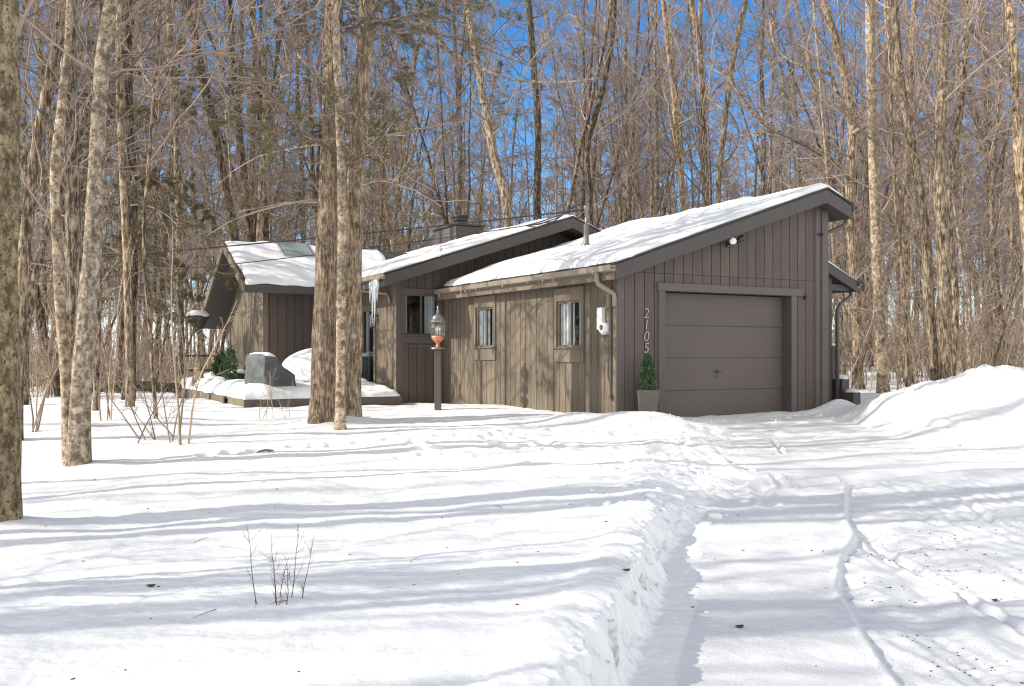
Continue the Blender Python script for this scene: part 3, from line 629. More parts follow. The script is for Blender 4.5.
# table humped with snow
tx, ty = -4.45, 21.6
TB = tag(empty('patio_table', (tx, ty, .24)), 'patio table heaped with a deep dome of snow, behind the tall trunks', 'table')
mb = MB(); mb.box((-.62, -.4, .30), (.62, .4, .34)); mb.build('tabletop', M['metal_grey'], TB)
for x_ in (-.58, .0, .56):
    MB().box((x_-.02, -.38, 0), (x_+.02, -.34, .30)).build('leg', M['metal_dark'], TB); MB().box((x_-.02, .34, 0), (x_+.02, .38, .30)).build('leg', M['metal_dark'], TB)
s_ = blob('snow', (0, 0, .36), (.86, .6, .68), M['snow_roof'], TB, 9, True, .18, 28)
bxp = W(-2.25, 9.35)
BX = tag(empty('storage_box', (-3.72, 22.2, .24), .1), 'dark slate storage box topped with snow, against the side wall', 'storage box')
mb = MB(); mb.box((-.42, -.3, 0), (.42, .3, .74)); mb.build('body', M['box'], BX, bevel=.02); MB().box((-.44, -.32, .745), (.44, .32, .80)).build('lid', M['box'], BX, bevel=.02)
blob('snow', (0, 0, .81), (.42, .3, .10), M['snow_roof'], BX, 12, True, .1)
# greenery by the deck
def bush(name, loc, h, r0, n, seed, label, snow=False):
    e = tag(empty(name, loc), label, 'shrub'); 
    def fn(r, n):
        d = r.normal(size=(n, 3)); d /= np.linalg.norm(d, axis=1)[:, None]; c = d*r.uniform(.35, 1, (n, 1))**.5
        c = c*np.array([r0, r0, h/2])*(1+.25*np.sin(c[:, :1]*9+c[:, 2:]*11)); c[:, 2] += h/2; d = d+r.normal(0, .6, (n, 3)); d /= np.linalg.norm(d, axis=1)[:, None]; return c, d
    v, q = needles_cloud(n, fn, (.07, .022), seed); npmesh('foliage', v, q, M['needle'], e, False); MB().tube([(0, 0, -.1), (0, 0, h*.6)], [.02, .008], 6).build('stem', M['bark_dark'], e)
    if snow: blob('snow', (0, 0, h*.88), (r0*.7, r0*.7, .1), M['snow_roof'], e, seed)
    return e
c = P(222, 372, 23.6); bush('evergreen_shrub', (c.x, c.y, .25), .85, .2, 2600, 21, 'narrow upright evergreen shrub at the foot of the gable wall')
c = P(238, 374, 22.6); bush('evergreen_shrub', (c.x, c.y, .30), .38, .32, 2600, 22, 'low round evergreen shrub with a cap of snow, left of the covered grill', True)
c = P(259, 330, 24.0); bush('evergreen_shrub', (c.x-.1, 21.9, .35), .95, .13, 900, 23, 'thin evergreen shrub by the corner board behind the covered grill')
# bird feeder
c = P(198, 320, 23.5); BF = tag(empty('bird_feeder', (c.x, c.y, 0)), 'dark bowl-shaped feeder capped with snow on a pale pole near the gable', 'bird feeder')
MB().lathe([(.16, .3), (.13, .6), (.06, .95), (.035, 1.2), (.035, 1.6)], sides=12).build('pole', M['bark_birch'], BF, smooth=True)
MB().lathe([(.05, 1.6), (.12, 1.75), (.27, 1.98), (.30, 2.02), (.29, 2.05)], sides=20).build('bowl', M['metal_dark'], BF, smooth=True)
blob('snow', (0, 0, 2.05), (.29, .29, .15), M['snow_roof'], BF, 31)

# ---------------------------------------------------------------- overhead wires
def wire(a, b, sag, r, name, label):
    a = Vector(a); b = Vector(b); pts = [a.lerp(b, t/40)-Vector((0, 0, sag*4*(t/40)*(1-t/40))) for t in range(41)]
    tag(MB().tube(pts, r, 6).build(name, M['wire'], None, smooth=True), label, 'wire')
mt_ = W(1.60, 3.35, vz+.85)
e1 = P(0, 252, 19.5); d1 = (e1-mt_)*1.9
wire(mt_+d1, mt_, .25, .016, 'overhead_wire', 'black overhead wire passing in front of the roofs, upper of the pair')
e2 = P(0, 260, 19.0); m2_ = W(1.60, 3.33, vz+.72); d2 = (e2-m2_)*1.9
wire(m2_+d2, m2_, .5, .010, 'overhead_wire', 'thin overhead wire sagging across the snowy roofs, lower of the pair')

# ---------------------------------------------------------------- trees
def unit(v): return v/np.maximum(np.linalg.norm(v, axis=-1, keepdims=True), 1e-9)
def tubes(P_, R, S):
    """P_ [N,K,3], R [N,K] -> verts, quads"""
    n, k, _ = P_.shape; T = np.empty_like(P_); T[:, 1:-1] = P_[:, 2:]-P_[:, :-2]; T[:, 0] = P_[:, 1]-P_[:, 0]; T[:, -1] = P_[:, -1]-P_[:, -2]; T = unit(T)
    ref = np.where(np.abs(T[:, :1, 2:]) > .8, np.array([1., 0, 0]), np.array([0, 0, 1.])); ref = np.broadcast_to(ref, T.shape)
    U = unit(np.cross(ref, T)); Wv = np.cross(T, U); a = np.arange(S)*2*np.pi/S
    Vv = P_[:, :, None]+R[:, :, None, None]*(U[:, :, None]*np.cos(a)[None, None, :, None]+Wv[:, :, None]*np.sin(a)[None, None, :, None])
    ix = np.arange(n*k*S).reshape(n, k, S); j = np.roll(np.arange(S), -1)
    q = np.stack([ix[:, :-1], ix[:, :-1][:, :, j], ix[:, 1:][:, :, j], ix[:, 1:]], -1).reshape(-1, 4)
    return Vv.reshape(-1, 3), q
def grow(r, PP, RR, n, t0, t1, ln, ang, up, wig, K, rr, rmin, taper=True, tshrink=.6):
    """n children per parent; returns P,R"""
    Np, Kp, _ = PP.shape; pi = np.repeat(np.arange(Np), n); m = len(pi)
    t = r.uniform(t0, t1, m); f = t*(Kp-1); i = np.minimum(f.astype(int), Kp-2); fr = (f-i)[:, None]
    s = PP[pi, i]*(1-fr)+PP[pi, i+1]*fr; rad = RR[pi, i]*(1-fr[:, 0])+RR[pi, i+1]*fr[:, 0]
    d = unit(PP[pi, i+1]-PP[pi, i]); ax = unit(np.cross(d, r.normal(size=(m, 3)))); an = np.radians(r.uniform(*ang, m))[:, None]
    dir_ = d*np.cos(an)+ax*np.sin(an)
    plen = np.linalg.norm(PP[:, -1]-PP[:, 0], axis=1)[pi]
    L = plen*r.uniform(*ln, m)*((1-tshrink*t) if taper else 1); st = L/(K-1)
    out = np.empty((m, K, 3)); out[:, 0] = s; dd_ = dir_
    for k in range(1, K):
        dd_ = unit(dd_+r.normal(0, wig, (m, 3))+np.array([0, 0, up])); out[:, k] = out[:, k-1]+dd_*st[:, None]
    r0 = np.maximum(rad*rr*r.uniform(.6, 1, m), rmin*1.3); R = r0[:, None]*np.linspace(1, .25, K)[None]; R = np.maximum(R, rmin)
    return out, R
def smoothpath(pts, K):
    pts = np.array(pts, float); t = np.linspace(0, len(pts)-1, K); out = np.empty((K, 3)); n = len(pts)
    for j, tt in enumerate(t):
        i = min(int(tt), n-2); f = tt-i; p0, p1, p2, p3 = pts[max(i-1, 0)], pts[i], pts[i+1], pts[min(i+2, n-1)]
        out[j] = .5*((2*p1)+(-p0+p2)*f+(2*p0-5*p1+4*p2-p3)*f*f+(-p0+3*p1-3*p2+p3)*f**3)
    return out
class G_:  # gather
    def __init__(s): s.V = []; s.Q = []; s.n = 0
    def add(s, V_, Q_): s.V.append(V_); s.Q.append(Q_+s.n); s.n += len(V_)
    def build(s, name, m, parent=None, smooth=True): return npmesh(name, np.concatenate(s.V), np.concatenate(s.Q), m, parent, smooth)
def trunk_mesh(path, rad, S=12, rough=.06, seed=0, flare=.35):
    path = np.array(path); K = len(path); R = np.array(rad, float)
    V_, q = tubes(path[None], R[None], S); V_ = V_.reshape(K, S, 3); a = np.arange(S)/S*6.283
    z = path[:, 2]-path[0, 2]
    n_ = rough*fbm(np.cos(a)[None]*2.5+z[:, None]*.8, np.sin(a)[None]*2.5+z[:, None]*1.1, 1.0, 3, seed)*1.6
    fl_ = flare*np.exp(-np.maximum(z, 0)/.28)[:, None]*(1+.5*np.sin(a*3+seed)[None])
    V_ = path[:, None]+(V_-path[:, None])*(1+n_+fl_)[..., None]
    return V_.reshape(-1, 3), q
def hardwood(seed, Ht, r0, low=.35, n1=16, n2=7, n3=5, n4=3, fork=0, lean=.03, rt=.009, S=10, up=.05, K0=22, bl=.36, wob=.02):
    r = np.random.default_rng(seed); d = np.array([r.normal(0, lean), r.normal(0, lean), 1.]); pts = [np.array([0., 0, -.4])]
    for k in range(1, K0): d = unit(d+r.normal(0, wob, 3)*np.array([1, 1, 0])+np.array([0, 0, .01])); pts.append(pts[-1]+d*Ht/(K0-1))
    tp = np.array(pts); tr = .82*r0*np.interp(np.linspace(0, 1, K0), [0, .1, .6, 1], [1, .9, .55, .12]); g = G_(); cr = G_()
    V_, q = trunk_mesh(tp, tr, S, .05, seed); g.add(V_, q)
    par = [(tp[None], tr[None])]
    if fork:
        fp, fr_ = grow(r, tp[None], tr[None], fork, low*.5, low*1.3, (.55, .7), (10, 22), .06, .04, 16, .75, .03, False); par.append((fp, fr_)); V_, q = tubes(fp, fr_, 7); g.add(V_, q)
    for j, (a, b) in enumerate(par):
        p1, R1 = grow(r, a, b, n1 if j == 0 else max(6, n1//2), low if j == 0 else .3, .98, (bl*.5, bl), (30, 70), up, .17, 9, .40, rt*1.3)
        V_, q = tubes(p1, R1, 5); cr.add(V_, q)
        p2, R2 = grow(r, p1, R1, n2, .2, .98, (.3, .6), (30, 75), up*.7, .2, 6, .55, rt); V_, q = tubes(p2, R2, 4); cr.add(V_, q)
        p3, R3 = grow(r, p2, R2, n3, .15, 1, (.35, .65), (25, 70), up*.6, .2, 5, .6, rt*.75); V_, q = tubes(p3, R3, 3); cr.add(V_, q)
        if n4:
            p4, R4 = grow(r, p3, R3, n4, .1, 1, (.4, .8), (25, 65), .03, .2, 4, .7, rt*.55); V_, q = tubes(p4, R4, 3); cr.add(V_, q)
    return g, cr
protos = []
spec = [dict(Ht=22, r0=.16, low=.30, fork=1, wob=.04), dict(Ht=24, r0=.18, low=.28, fork=2, lean=.06, wob=.04), dict(Ht=19, r0=.11, low=.25, fork=0, lean=.07, wob=.05), dict(Ht=25, r0=.19, low=.36, fork=3, wob=.03),
        dict(Ht=17, r0=.10, low=.20, n1=18, lean=.08), dict(Ht=21, r0=.15, low=.32, fork=1, wob=.035), dict(Ht=23, r0=.18, low=.25, fork=1, lean=.09), dict(Ht=14, r0=.075, low=.18, n1=20, lean=.10, wob=.04),
        dict(Ht=20, r0=.12, low=.4, fork=2, wob=.05), dict(Ht=26, r0=.18, low=.3, fork=1, lean=.05, wob=.035),
        dict(Ht=19, r0=.13, low=.45, n1=9, n2=4, n3=3, n4=0, fork=1, wob=.03), dict(Ht=16, r0=.09, low=.35, n1=8, n2=4, n3=2, n4=0, wob=.04, lean=.06),
        dict(Ht=9, r0=.045, low=.3, n1=12, n2=5, n3=4, n4=0, wob=.05, lean=.09, rt=.007, bl=.3), dict(Ht=11, r0=.055, low=.25, n1=14, n2=5, n3=4, n4=0, wob=.06, lean=.12, rt=.007, bl=.3), dict(Ht=7, r0=.035, low=.2, n1=12, n2=5, n3=4, n4=0, wob=.07, lean=.15, rt=.006, bl=.35)]
kinds = ['bark', 'bark_tan', 'bark', 'bark_dark', 'bark_birch', 'bark', 'bark', 'bark_tan', 'bark_dark', 'bark', 'bark', 'bark', 'bark_tan', 'bark', 'bark_birch']
for i, s_ in enumerate(spec):
    g, cr = hardwood(100+i, **s_)
    e = empty('tree'); t_ = g.build('trunk', M[kinds[i]], e); c_2 = cr.build('crown', M['twig'], e); protos.append((e, t_.data, c_2.data)); 
    bpy.data.objects.remove(t_); bpy.data.objects.remove(c_2); bpy.data.objects.remove(e)
placed = []
def inhouse(x, y, m=1.0):
    p = (x-CX)*ca+(y-CY)*sa; q = -(x-CX)*sa+(y-CY)*ca
    return (-5-m < p < 7.5+m) and (-1-m < q < 17+m)
def put_tree(i, x, y, s, rz, label, group=None, tilt=(0, 0)):
    e = empty('tree', (x, y, gz(x, y)), rz); e.scale = (s, s, s); e.rotation_euler = (tilt[0], tilt[1], rz)
    for nm, me in (('trunk', protos[i][1]), ('crown', protos[i][2])):
        o_ = bpy.data.objects.new(nm, me); COL.objects.link(o_); o_.parent = e
    tag(e, label, 'tree', group); placed.append((x, y)); return e
def custom(pts, D, w0, w1, m, label, name='tree', n1=8, seed=1, extra_top=True, low=.3, rt=.006, S=16, n2=6, n3=5, n4=3, bl=.3, flare=.45, rough=.10, crown=True, base_on=True, dy=0, K=60, up=.05, cap_=.03):
    """a trunk whose axis follows points measured on the photograph at one depth, continued upward to a full crown"""
    q = [P(px, py, D+dy*i) for i, (px, py) in enumerate(pts)]
    if base_on: q[0].z = min(q[0].z, gz(q[0].x, q[0].y))-.15
    if extra_top:
        d = (q[-1]-q[-2]); d = Vector((d.x*.7, d.y, abs(d.z))).normalized(); h0 = q[-1].z; more = max(4., 17-h0)
        q += [q[-1]+d*more*.5+Vector((random.uniform(-.3, .3), random.uniform(-.2, .5), 0)), q[-1]+d*more+Vector((random.uniform(-.6, .6), random.uniform(0, 1), 0))]
    base = Vector((q[0].x, q[0].y, q[0].z)); path = smoothpath([tuple(v-base) for v in q], K)
    z = path[:, 2]; zi = (P(0, pts[-1][1], D).z-base.z)
    tr = np.interp(z, [0, max(zi, 1), max(z[-1], zi+1)], [w0/2, w1/2, .02 if extra_top else w1/2*.6])
    e = tag(empty(name, base), label, 'tree'); g = G_(); V_, qq = trunk_mesh(path, tr, S, rough, seed, flare); g.add(V_, qq); g.build('trunk', M[m], e)
    if crown and n1:
        r = np.random.default_rng(seed); cr = G_(); p1, R1 = grow(r, path[None], tr[None], n1, low, .98, (bl*.6, bl), (35, 75), up, .15, 10, .28, rt*1.6, True, .5); R1 = np.minimum(R1, cap_*np.linspace(1, .3, 10)[None])
        V_, qq = tubes(p1, R1, 6); cr.add(V_, qq)
        p2, R2 = grow(r, p1, R1, n2, .15, .98, (.3, .6), (25, 60), .03, .14, 7, .5, rt); V_, qq = tubes(p2, R2, 4); cr.add(V_, qq)
        p3, R3 = grow(r, p2, R2, n3, .1, 1, (.3, .6), (20, 55), .03, .16, 5, .6, rt*.7); V_, qq = tubes(p3, R3, 3); cr.add(V_, qq)
        if n4: p4, R4 = grow(r, p3, R3, n4, .1, 1, (.3, .7), (20, 55), .03, .16, 4, .7, rt*.5); V_, qq = tubes(p4, R4, 3); cr.add(V_, qq)
        cr.build('crown', M['twig'], e)
    placed.append((base.x, base.y)); return e
px2m = lambda w, D: w/F*D
# foreground and notable trees
custom([(-2, 512), (-3, 400), (-5, 250), (-6, 100), (-6, -40)], 8.2, px2m(42, 8.2), px2m(46, 8.2), 'bark_moss', 'thick mossy trunk cut by the edge of the view, nearest tree of all', n1=6, seed=11, low=.5, flare=.12, cap_=.018)
custom([(79, 462), (81, 400), (88, 300), (93, 240), (100, 100), (113, -10)], 11.5, px2m(21, 11.5), px2m(13, 11.5), 'bark_birch', 'pale smooth trunk leaning slightly over, front stem of the clump in the snow', n1=8, seed=12, low=.5, cap_=.02)
custom([(70, 458), (66, 380), (60, 300), (57, 240), (55, 170), (63, 90), (70, -10)], 11.7, px2m(12, 11.5), px2m(7, 11.5), 'bark_birch', 'slimmer pale stem rising from the same root as the leaning trunk', n1=8, seed=13, low=.4, cap_=.02)
custom([(72, 415), (74, 300), (73, 200), (70, 100), (70, -10)], 14.5, px2m(15, 14.5), px2m(15, 14.5), 'bark', 'straight grey trunk standing just behind the pale clump', n1=12, seed=14)
custom([(14, 430), (20, 330), (24, 250), (38, 140), (56, 50), (64, -20)], 13, px2m(12, 13), px2m(11, 13), 'bark', 'grey trunk leaning away behind the mossy trunk', n1=12, seed=15)
custom([(323, 420), (325, 330), (329, 200), (332, 100), (335, -20)], 14.8, px2m(26, 14.8), px2m(16, 14.8), 'bark_shaggy', 'tall shaggy-barked trunk in front of the deck, left of the three close together', n1=12, seed=16, S=28, low=.4, rough=.16, K=110)
custom([(340, 424), (341, 330), (342, 200), (339, 100), (335, -20)], 14.2, px2m(10, 14.2), px2m(7.5, 14.2), 'bark_birch', 'slender pale stem squeezed between the two shaggy trunks', n1=8, seed=17, S=12, low=.4)
HM = custom([(351, 418), (353, 330), (355, 200), (361, 100), (368, -20)], 15.4, px2m(19, 15.4), px2m(15, 15.4), 'bark_shaggy', 'shaggy hemlock trunk with ragged drooping boughs, right of the three close together', n1=0, seed=18, S=24, rough=.14, K=100)
def hemlock_boughs(parent, base, x0, x1, Hh, n, L, seed, dens, needle=True, tufts=3):
    r = np.random.default_rng(seed); tp = np.stack([np.interp(np.linspace(0, 1, 20), [0, 1], [x0, x1]), np.zeros(20), np.linspace(base, Hh, 20)], -1); tr = np.full(20, .10)
    p1, R1 = grow(r, tp[None], tr[None], n, .0, 1, (L[0]/(Hh-base), L[1]/(Hh-base)), (65, 100), -.03, .07, 12, .26, .007, True, .25)
    g = G_(); V_, q = tubes(p1, R1, 5); g.add(V_, q)
    p2, R2 = grow(r, p1, R1, 11, .12, .98, (.2, .42), (35, 65), -.02, .12, 7, .5, .005); V_, q = tubes(p2, R2, 3); g.add(V_, q)
    p3, R3 = grow(r, p2, R2, dens, .1, 1, (.25, .55), (30, 60), -.02, .12, 5, .6, .0035); V_, q = tubes(p3, R3, 3); g.add(V_, q)
    g.build('boughs', M['twig'], parent)
    if needle:
        m = len(p3)*tufts; i = r.integers(0, len(p3), m); k = r.integers(1, 5, m); c = p3[i, k-1]+(p3[i, k]-p3[i, k-1])*r.uniform(0, 1, (m, 1))+r.normal(0, .012, (m, 3)); d = unit(p3[i, k]-p3[i, k-1]+r.normal(0, .02, (m, 3)))
        nrm = unit(np.cross(d, r.normal(size=(m, 3)))); L2 = .055*r.uniform(.6, 1.4, (m, 1)); w = .0065
        V_ = np.stack([c-nrm*w*.4, c+nrm*w*.4, c+d*L2*.6+nrm*w, c+d*L2, c+d*L2*.6-nrm*w], 1).reshape(-1, 3)
        npmesh('foliage', V_, np.arange(m*5).reshape(-1, 5), M['needle2'], parent, False)
hemlock_boughs(HM, 3.7, .0, .35, 9.5, 46, (2.0, 4.2), 201, 6, tufts=15)
# left conifer behind
cE = P(128, 395, 21); e = tag(empty('conifer', (cE.x, cE.y, gz(cE.x, cE.y))), 'dark green conifer with sparse drooping boughs behind the pale clump', 'tree')
V_, q_ = trunk_mesh(smoothpath([(0, 0, -.3), (.1, 0, 4), (0, 0, 8), (.1, 0, 12)], 30), np.linspace(.15, .04, 30), 10); npmesh('trunk', V_, q_, M['bark_dark'], e)
hemlock_boughs(e, 2.2, 0, 0, 10.5, 60, (1.6, 3.2), 202, 8, tufts=16); placed.append((cE.x, cE.y))
cE = P(545, 395, 60); 
# mid-distance notable trunks (points from the photograph)
NT = [([(243, 330), (237, 260), (222, 170), (205, 90), (185, -10)], 27, 9, 8, 'bark_dark', 'dark trunk bowing over above the left gable peak'),
      ([(258, 340), (260, 230), (265, 130), (264, 60), (252, 20), (236, -20)], 28, 8, 5, 'bark', 'trunk that forks high above the skylight'),
      ([(512, 330), (508, 222), (495, 160), (482, 90), (466, -10)], 26, 11, 7, 'bark_tan', 'sunlit curving trunk just behind the main roof ridge'),
      ([(537, 330), (537, 210), (538, 130), (533, 60), (527, -10)], 30, 9, 6, 'bark_dark', 'straight dark trunk with two high forks behind the main roof ridge'),
      ([(592, 330), (590, 210), (587, 150), (600, 100), (612, 40), (616, -20)], 33, 7, 5, 'bark_dark', 'dark forked tree behind the service mast'),
      ([(710, 320), (706, 200), (703, 120), (700, 60), (690, -10)], 31, 8, 6, 'bark', 'slim trunk with upswept branches above the garage roof'),
      ([(716, 320), (718, 200), (724, 130), (733, 60), (748, -10)], 31.5, 7, 5, 'bark_tan', 'second slim trunk of the pair above the garage roof, leaning the other way'),
      ([(858, 388), (856, 300), (850, 210), (852, 120), (838, 50), (822, -10)], 26, 11, 8, 'bark_tan', 'tan trunk just beyond the porch eave, lowest limb bent'),
      ([(884, 392), (880, 320), (876, 230), (872, 120), (870, -10)], 23, 11, 9, 'bark_birch', 'pale straight trunk behind the snow pile beside the porch'),
      ([(946, 378), (944, 280), (940, 180), (942, 80), (944, -10)], 21, 14, 11, 'bark_tan', 'stoutest tan trunk rising behind the snow pile'),
      ([(938, 378), (930, 310), (925, 230), (915, 160), (900, 80), (893, -10)], 21.4, 10, 8, 'bark_tan', 'leaning stem spreading away from the stout tan trunk'),
      ([(950, 378), (955, 300), (948, 200), (960, 110), (968, -10)], 22, 8, 7, 'bark', 'thin companion stem close behind the stout tan trunk'),
      ([(1030, 380), (1028, 260), (1020, 170), (1016, 90), (1008, -10)], 20, 11, 9, 'bark_tan', 'wavy tan trunk at the far edge of the woods beyond the snow pile'),
      ([(908, 385), (905, 300), (899, 235), (893, 160)], 22.5, 5, 3, 'bark_tan', 'thin crooked sapling in front of the stout tan trunk'),
      ([(842, 385), (846, 320), (838, 290), (832, 230)], 24, 5, 3, 'bark_birch', 'thin pale sapling under the porch eave'),
      ([(970, 372), (966, 300), (960, 250), (952, 190)], 24, 3, 2, 'bark_birch', 'whitish sapling leaning behind the snow pile'),
      ([(182, 400), (180, 300), (178, 180), (172, 60), (168, -10)], 25, 7, 6, 'bark', 'grey trunk standing beside the bird feeder'),
      ([(130, 410), (128, 300), (124, 200), (120, 100), (121, -10)], 18, 8, 6, 'bark_tan', 'narrow reddish trunk near the conifer'),
      ([(96, 416), (98, 330), (100, 200), (104, 80), (100, -10)], 17, 7, 5, 'bark', 'slim trunk seen against the pale leaning stem'),
      ([(157, 425), (150, 330), (144, 240), (152, 120), (160, -10)], 15.5, 4, 3, 'bark', 'spindly young tree between the pale clump and the deck')]
for i, (pts, D, w0, w1, m, lab) in enumerate(NT):
    small = w0 <= 5
    custom(pts, D, px2m(w0, D), px2m(w1, D), m, lab, n1=8 if small else 14, seed=300+i, rt=.008, S=10, low=.3, n4=2 if small else 3, bl=.3, K=36, up=.1)
def limb(parent, pts, Ds, w0, w1, m, seed, n=9):
    b_ = parent.location; q = smoothpath([tuple(P(x, y, d)-b_) for (x, y), d in zip(pts, Ds)], 30); tr = np.linspace(w0, w1, 30)/2
    g = G_(); g.add(*tubes(q[None], tr[None], 8)); r = np.random.default_rng(seed); p2, R2 = grow(r, q[None], tr[None], n, .3, .98, (.1, .3), (30, 60), .03, .15, 7, .4, .006); g.add(*tubes(p2, R2, 4))
    p3, R3 = grow(r, p2, R2, 4, .2, 1, (.3, .6), (25, 60), .03, .17, 5, .6, .004); g.add(*tubes(p3, R3, 3)); g.build('limb', M[m], parent)
limb(HM, [(370, -130), (405, -30), (428, 20), (442, 46), (470, 62), (492, 73), (515, 80), (560, 82), (600, 78)], [15.4, 16, 16.3, 16.5, 16.8, 17.2, 17.6, 18, 18.4], .09, .03, 'bark_birch', 71)
# pale dead limb reaching over the roof
q = [P(405, -30, 17), P(428, 20, 17), P(442, 46, 17.2), P(470, 62, 17.5), P(492, 73, 17.8), P(515, 80, 18), P(560, 82, 18.3)]
b0 = W(-1, 3)
# this limb belongs to a leaning dead tree rooted out of view
q = [Vector((-3.6, 17.6, -.1))]
bent = [o for o in bpy.data.objects if o.get('label', '').startswith('tan trunk just beyond')][0]
limb(bent, [(851, 180), (838, 165), (815, 150), (795, 140), (762, 122), (740, 95), (722, 70), (700, 55)], [26, 25.5, 25, 24.6, 24.2, 24, 24, 24], .17, .05, 'bark_birch', 72, 14)
limb(bent, [(851, 135), (868, 122), (850, 112), (838, 95), (830, 74), (800, 66), (776, 48), (770, 20)], [26, 25, 24.6, 24.4, 24.2, 24, 24, 24], .15, .05, 'bark_birch', 73, 12)
# saplings near the deck
def clump(px, py, D, n, h, spread, label, seed, name='sapling', rad=.012, group=None, m='brush'):
    c = P(px, py, D)
    for _ in range(8): D = (CZ-gz(c.x, c.y))*F/(py-HY); c = P(px, py, D)
    z0 = gz(c.x, c.y); r = np.random.default_rng(seed); e = tag(empty(name, (c.x, c.y, z0)), label, 'shrub' if name != 'weed' else 'weed', group)
    g = G_(); base = np.zeros((n, 9, 3)); R = np.zeros((n, 9))
    for i in range(n):
        d = unit(np.array([r.normal(0, spread), r.normal(0, spread*.6), 1.])); p = np.array([r.normal(0, .12*spread*3), r.normal(0, .1*spread*3), -.1]); hh_ = h*r.uniform(.5, 1.1)
        for k in range(9):
            base[i, k] = p; R[i, k] = rad*r.uniform(.85, 1.1)*(1-.75*k/8); d = unit(d+r.normal(0, .07, 3)+np.array([0, 0, .03])); p = p+d*hh_/8
    V_, q = tubes(base, R, 5); g.add(V_, q)
    p2, R2 = grow(r, base, R, 7, .2, .98, (.15, .35), (25, 60), .05, .12, 6, .55, rad*.22); V_, q = tubes(p2, R2, 3); g.add(V_, q)
    p3, R3 = grow(r, p2, R2, 4, .15, 1, (.3, .6), (25, 55), .05, .12, 4, .7, rad*.16); V_, q = tubes(p3, R3, 3); g.add(V_, q); g.build('stems', M[m], e); return e
clump(165, 444, 13.0, 8, 1.5, .45, 'spreading bare shrub of thin stems in front of the deck corner', 401, 'bare_shrub', .013)
clump(185, 446, 12.8, 3, 3.6, .10, 'taller bare saplings rising out of the spreading shrub', 402, 'sapling', .018)
clump(108, 420, 15.0, 4, 3.4, .12, 'thin bare saplings beside the pale clump of trunks', 403, 'sapling', .015)
clump(262, 418, 16.8, 5, 1.1, .25, 'wispy bare twigs standing in front of the covered grill', 404, 'bare_shrub', .007)
clump(290, 418, 16.6, 3, 1.0, .22, 'wispy bare twigs below the snow-heaped table', 405, 'bare_shrub', .006)
clump(36, 425, 14.0, 5, 2.8, .18, 'bare saplings between the mossy trunk and the pale clump', 406, 'sapling', .014)
clump(278, 603, 5.05, 5, .60, .15, 'dry dark weed with budded tips standing in the open snow', 407, 'weed', .0038, m='twigdark')
clump(300, 598, 5.1, 2, .44, .12, 'small dry weed just beside the taller weed', 408, 'weed', .0034, m='twigdark')
clump(262, 605, 5.0, 2, .16, .1, 'lowest dry weed sprig at the near side of the group', 409, 'weed', .0026, m='twigdark')
# forest
def scatter(n, pxr, Dr, dmin, label, group, pick, seed, power=1.0, scale=(.85, 1.2)):
    r = np.random.default_rng(seed); k = 0; tries = 0
    while k < n and tries < n*60:
        tries += 1; D = Dr[0]+(Dr[1]-Dr[0])*r.uniform()**power; px = r.uniform(*pxr); x = (px-HX)/F*D; y = D
        if inhouse(x, y, 1.2): continue
        if any((x-a)**2+(y-b)**2 < dmin**2 for a, b in placed): continue
        i = int(r.choice(pick)); put_tree(i, x, y, r.uniform(*scale), r.uniform(0, 6.28), label, group, (r.normal(0, .02), r.normal(0, .03))); k += 1
    return k
n = scatter(42, (-60, 250), (19, 62), 1.5, 'bare hardwood among the dense woods left of the house', 'bare trees in the woods left of the house', [0,1,2,4,5,6,7,7,8,9], 501, .9)
n += scatter(66, (210, 850), (33, 75), 1.6, 'bare hardwood in the woods behind the snowy roofs', 'bare trees in the woods behind the roofs', [0,1,2,3,4,5,6,7,8,9], 502, .9)
n += scatter(46, (826, 1090), (24, 70), 1.3, 'bare hardwood in the woods beyond the snow pile', 'bare trees in the woods beyond the snow pile', [0,1,2,4,5,6,7,7,8,9], 503, .9)
print('trees', n)
# trees outside the view to the left that throw the long shadows over the lawn
ns_ = scatter(34, (-60, 240), (16, 46), 1.0, 'slender bare sapling among the woods left of the house', 'slender saplings in the woods left of the house', [12, 13, 14], 511, .9)
ns_ += scatter(44, (830, 1090), (22, 50), .8, 'slender bare sapling beyond the snow pile', 'slender saplings beyond the snow pile', [12, 13, 14], 512, .9)
ns_ += scatter(24, (260, 830), (36, 55), .8, 'slender bare sapling in the woods behind the roofs', 'slender saplings behind the roofs', [12, 13], 513, .9)
for i, (x, y, k) in enumerate([(-6.8, 5.9, 11), (-8.2, 7.4, 10), (-7.4, 9.6, 11), (-9.5, 4.6, 10), (-13, 5.2, 10), (-11.5, 8.3, 11), (-17, 6.6, 10), (-15, 3.6, 11), (-22, 8.9, 10), (-20, 4.9, 10), (-12.5, 10.8, 11), (-26, 6.8, 10), (-18, 12.2, 10), (-27, 14.5, 10), (-5.4, 5.1, 14), (-7.8, 4.9, 13), (-10.5, 6.9, 1), (-16, 8.0, 4), (-12.2, 6.3, 13), (-14.2, 4.2, 5), (-16, 2.0, 10), (-26, 1.3, 10), (-30, 3.1, 9), (-12, 2.5, 13), (-21, 2.6, 11)]):
    y += .075*x
    put_tree(k, x, y, 1.0, i*1.3, 'bare hardwood standing beside the lawn, outside the photograph', 'bare trees beside the lawn')
